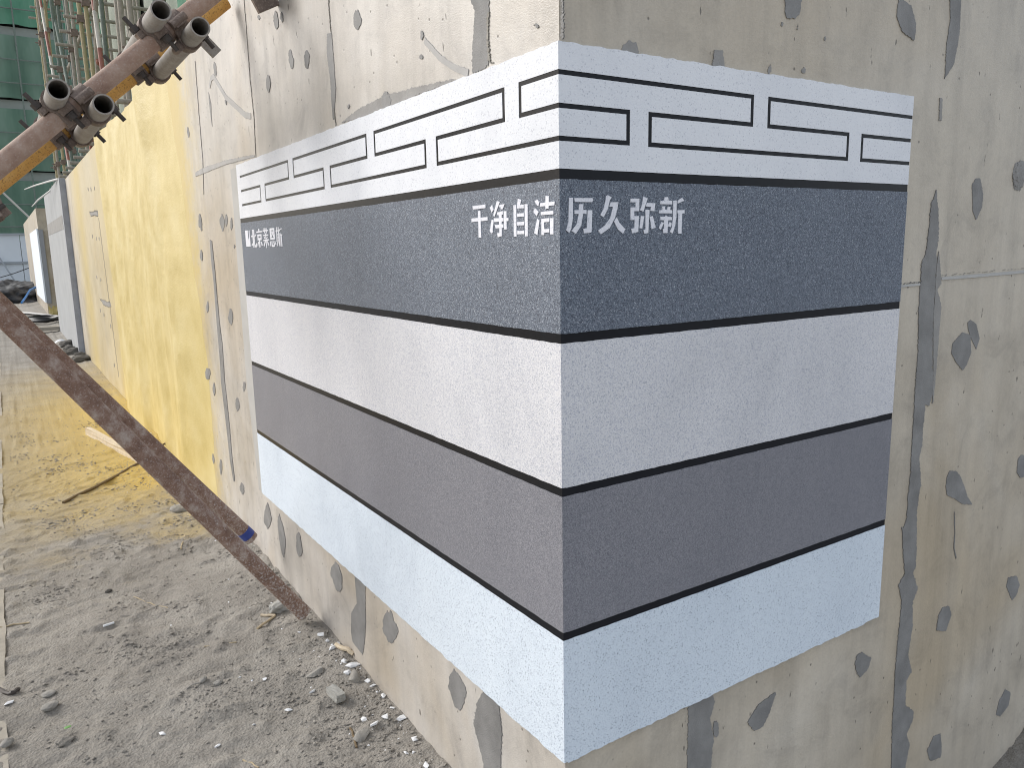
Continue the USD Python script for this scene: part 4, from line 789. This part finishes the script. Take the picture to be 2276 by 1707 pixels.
# crumpled cloth by the strut
cl_ = trimesh.creation.icosphere(4, 1.0); cl_.vertices *= [0.07, 0.05, 0.02]; cl_.vertices[:, 2] += 0.02 * (meshkit.fbm(cl_.vertices * 40, 3, 5) - 0.5); cl_.vertices[:, :2] += 0.02 * (meshkit.fbm(cl_.vertices * 25 + 9, 2, 6) - 0.5)[:, None]
lay('crumpled_rag', spin(cl_, -0.1), 408, 1131, 'stone', 'crumpled dusty rag lying left of the rusty strut', 'rag', lift=0.004)
pb = blob(0.05, 21, (0.7, 1.6, 0.8), 3, 0.6); pb.apply_translation([-1.03, 3.35, -0.09]); obj('plastic_bag', pb, M['plastic'], None, smooth=40, label='crumpled white plastic in the trench at the left edge', cat='plastic')
sc2 = grid_panel(-0.09, 0.09, -0.03, 0.03, 14, 6, lambda u, v: np.c_[u, v, 0.05 * (1 - (u / 0.09) ** 2) + 0.01 * np.sin(v * 60)]); lay('white_scrap', sc2, 136, 766, 'white_chip', 'curled white sheet scrap at the foot of the grey panel', 'scrap', lift=0.02)
# rubble against the grey panel's foot
for k, (px, py_, r) in enumerate([(183, 803, 0.09), (172, 800, 0.07), (190, 797, 0.06), (165, 786, 0.09), (155, 778, 0.08), (150, 770, 0.10), (178, 790, 0.05)]):
    lay('rubble_clod', spin(blob(r, 60 + k, (1.2, 0.9, 0.6), 3, 0.9), k), px, py_, 'dark_soil', 'dark rubble clod heaped at the foot of the grey panel', 'clod', 'rubble clods under the grey panel', lift=r * 0.2)
# far clutter
hp = blob(1.0, 33, (0.85, 1.6, 0.55), 5, 1.0); hp.vertices[:, 2] += 0.10 * (meshkit.fbm(hp.vertices * 6, 3, 2) - 0.5); hp.apply_translation([-0.62, 25.5, 0.05]); obj('netting_heap', hp, M['black_net'], None, smooth=50, label='dark heap of bundled black netting before the white hoarding', cat='heap')
def coil(cx, cy, r, n, th, seed):
    r_ = np.random.default_rng(seed); t = np.linspace(0, 2 * np.pi * n, 60 * n); rr = r * (1 + 0.10 * np.sin(t * 0.37 + seed)); return sweep(np.c_[cx + rr * np.cos(t) * 0.9, cy + 1.6 * rr * np.sin(t), 0.03 + 0.012 * t / 6 + 0.02 * np.abs(np.sin(t * 1.3))], th, 6)
obj('hose_coil', coil(0.05 - 0.25, 16.3, 0.34, 4, 0.02, 2), M['hose'], None, smooth=40, label='coil of black hose on the ground before the far wall end', cat='hose')
obj('hose', sweep([(-1.2, 19.5, 0.05), (-0.7, 19.0, 0.06), (-0.3, 18.2, 0.05), (0.0, 17.2, 0.05)], 0.035, 6), M['hose'], None, smooth=40, label='single black hose stretched over the ground left of the coil', cat='hose')
obj('blue_hose', sweep([(-0.42, 22.2, 0.10), (-0.30, 22.8, 0.22), (-0.18, 23.4, 0.36), (-0.02, 23.8, 0.42)], 0.028, 6), M['blue_hose'], None, smooth=40, label='thin blue hose beside the black netting heap', cat='hose')
t = np.linspace(0, 1, 14); obj('slack_cable', sweep(np.c_[-1.6 + 1.85 * t, 34.6 + 0 * t, 0.35 + 0.5 * t ** 1.6], 0.016, 6), M['hose'], None, smooth=40, label='dark slack cable hanging in front of the white hoarding', cat='cable')
obj('timber_plank', bx([-0.62, 13.9, 0.03], [0.02, 14.05, 0.09]), M['kerb'], None, label='flat grey plank lying across the path behind the strut', cat='plank')

# loose grit: uncountable
protos = UsdGeom.Scope.Define(stage, '/World/Looks/grit_shapes')
def scatter(name, n, where, sizes, m, seed, label=None):
    r = np.random.default_rng(seed); base = path_of(name, None); pi = UsdGeom.PointInstancer.Define(stage, base); ps = []
    for k in range(8):
        q = usdkit.mesh(stage, f'{base}/shape_{k}', shard(1.0, 70 + k + seed * 11, (1.2, 0.85, 0.55), 11), M[m], smooth=False); ps.append(q.GetPath())
    pi.CreatePrototypesRel().SetTargets(ps)
    P = where(r, n); s = sizes[0] + (sizes[1] - sizes[0]) * r.random(len(P)) ** 3
    Z = hgt(P[:, 0], P[:, 1]) + s * 0.15
    pi.CreatePositionsAttr([Gf.Vec3f(float(a), float(b), float(c)) for (a, b), c in zip(P, Z)])
    pi.CreateProtoIndicesAttr([int(x) for x in r.integers(0, 8, len(P))])
    pi.CreateScalesAttr([Gf.Vec3f(float(a)) for a in s])
    q = trimesh.transformations.random_quaternion
    pi.CreateOrientationsAttr([Gf.Quath(float(math.cos(a / 2)), 0, 0, float(math.sin(a / 2))) for a in r.random(len(P)) * 6.28])
    tag(pi.GetPrim(), label=label, kind='stuff')
def near_wall(r, n):
    y = 0.25 + r.random(n) ** 1.6 * 4.5; x = -np.abs(r.exponential(0.075, n)) - 0.002; k = x > -0.85; return np.c_[x[k], y[k]]
def clumps(r, n):
    c = np.c_[-r.random(60) * 0.8 - 0.03, 0.6 + r.random(60) ** 1.4 * 5]; i = r.integers(0, 60, n); p = c[i] + r.normal(0, 0.055, (n, 2)); k = (p[:, 0] < -0.01) & (p[:, 0] > -0.86); return p[k]
def all_over(r, n): return np.c_[-r.random(n) * 0.86, 0.3 + r.random(n) ** 1.5 * 8]
scatter('grit', 2600, near_wall, (0.0012, 0.009), 'clod', 1, 'grey grit and crumbs of mortar along the wall foot')
scatter('grit', 5600, clumps, (0.0012, 0.008), 'clod', 2, 'clusters of grey crumbs on the path')
scatter('grit', 5200, all_over, (0.001, 0.006), 'clod', 3, 'fine grey crumbs all over the path')
scatter('grit', 260, near_wall, (0.0012, 0.006), 'white_chip', 4, 'tiny white crumbs along the wall foot')
# dirt bank against the right wall
bx0, bz0 = right(2260, 1690)
bank = grid_panel(1.25, 3.2, -1.2, T8 + 0.02, 120, 80, lambda u, v: np.c_[u, v, -0.50 + 0.16 * np.clip((u - 1.5) / 0.5, 0, 1) * np.clip(1 + v / 0.5, 0, 1) + 0.05 * (meshkit.fbm(np.c_[u * 9, v * 9, 0 * u], 4, 3) - 0.5) + 0.03 * (meshkit.fbm(np.c_[u * 40, v * 40, 0 * u], 3, 5) - 0.5)])
obj('dirt_bank', bank, M['clod'], None, smooth=180, kind='structure')
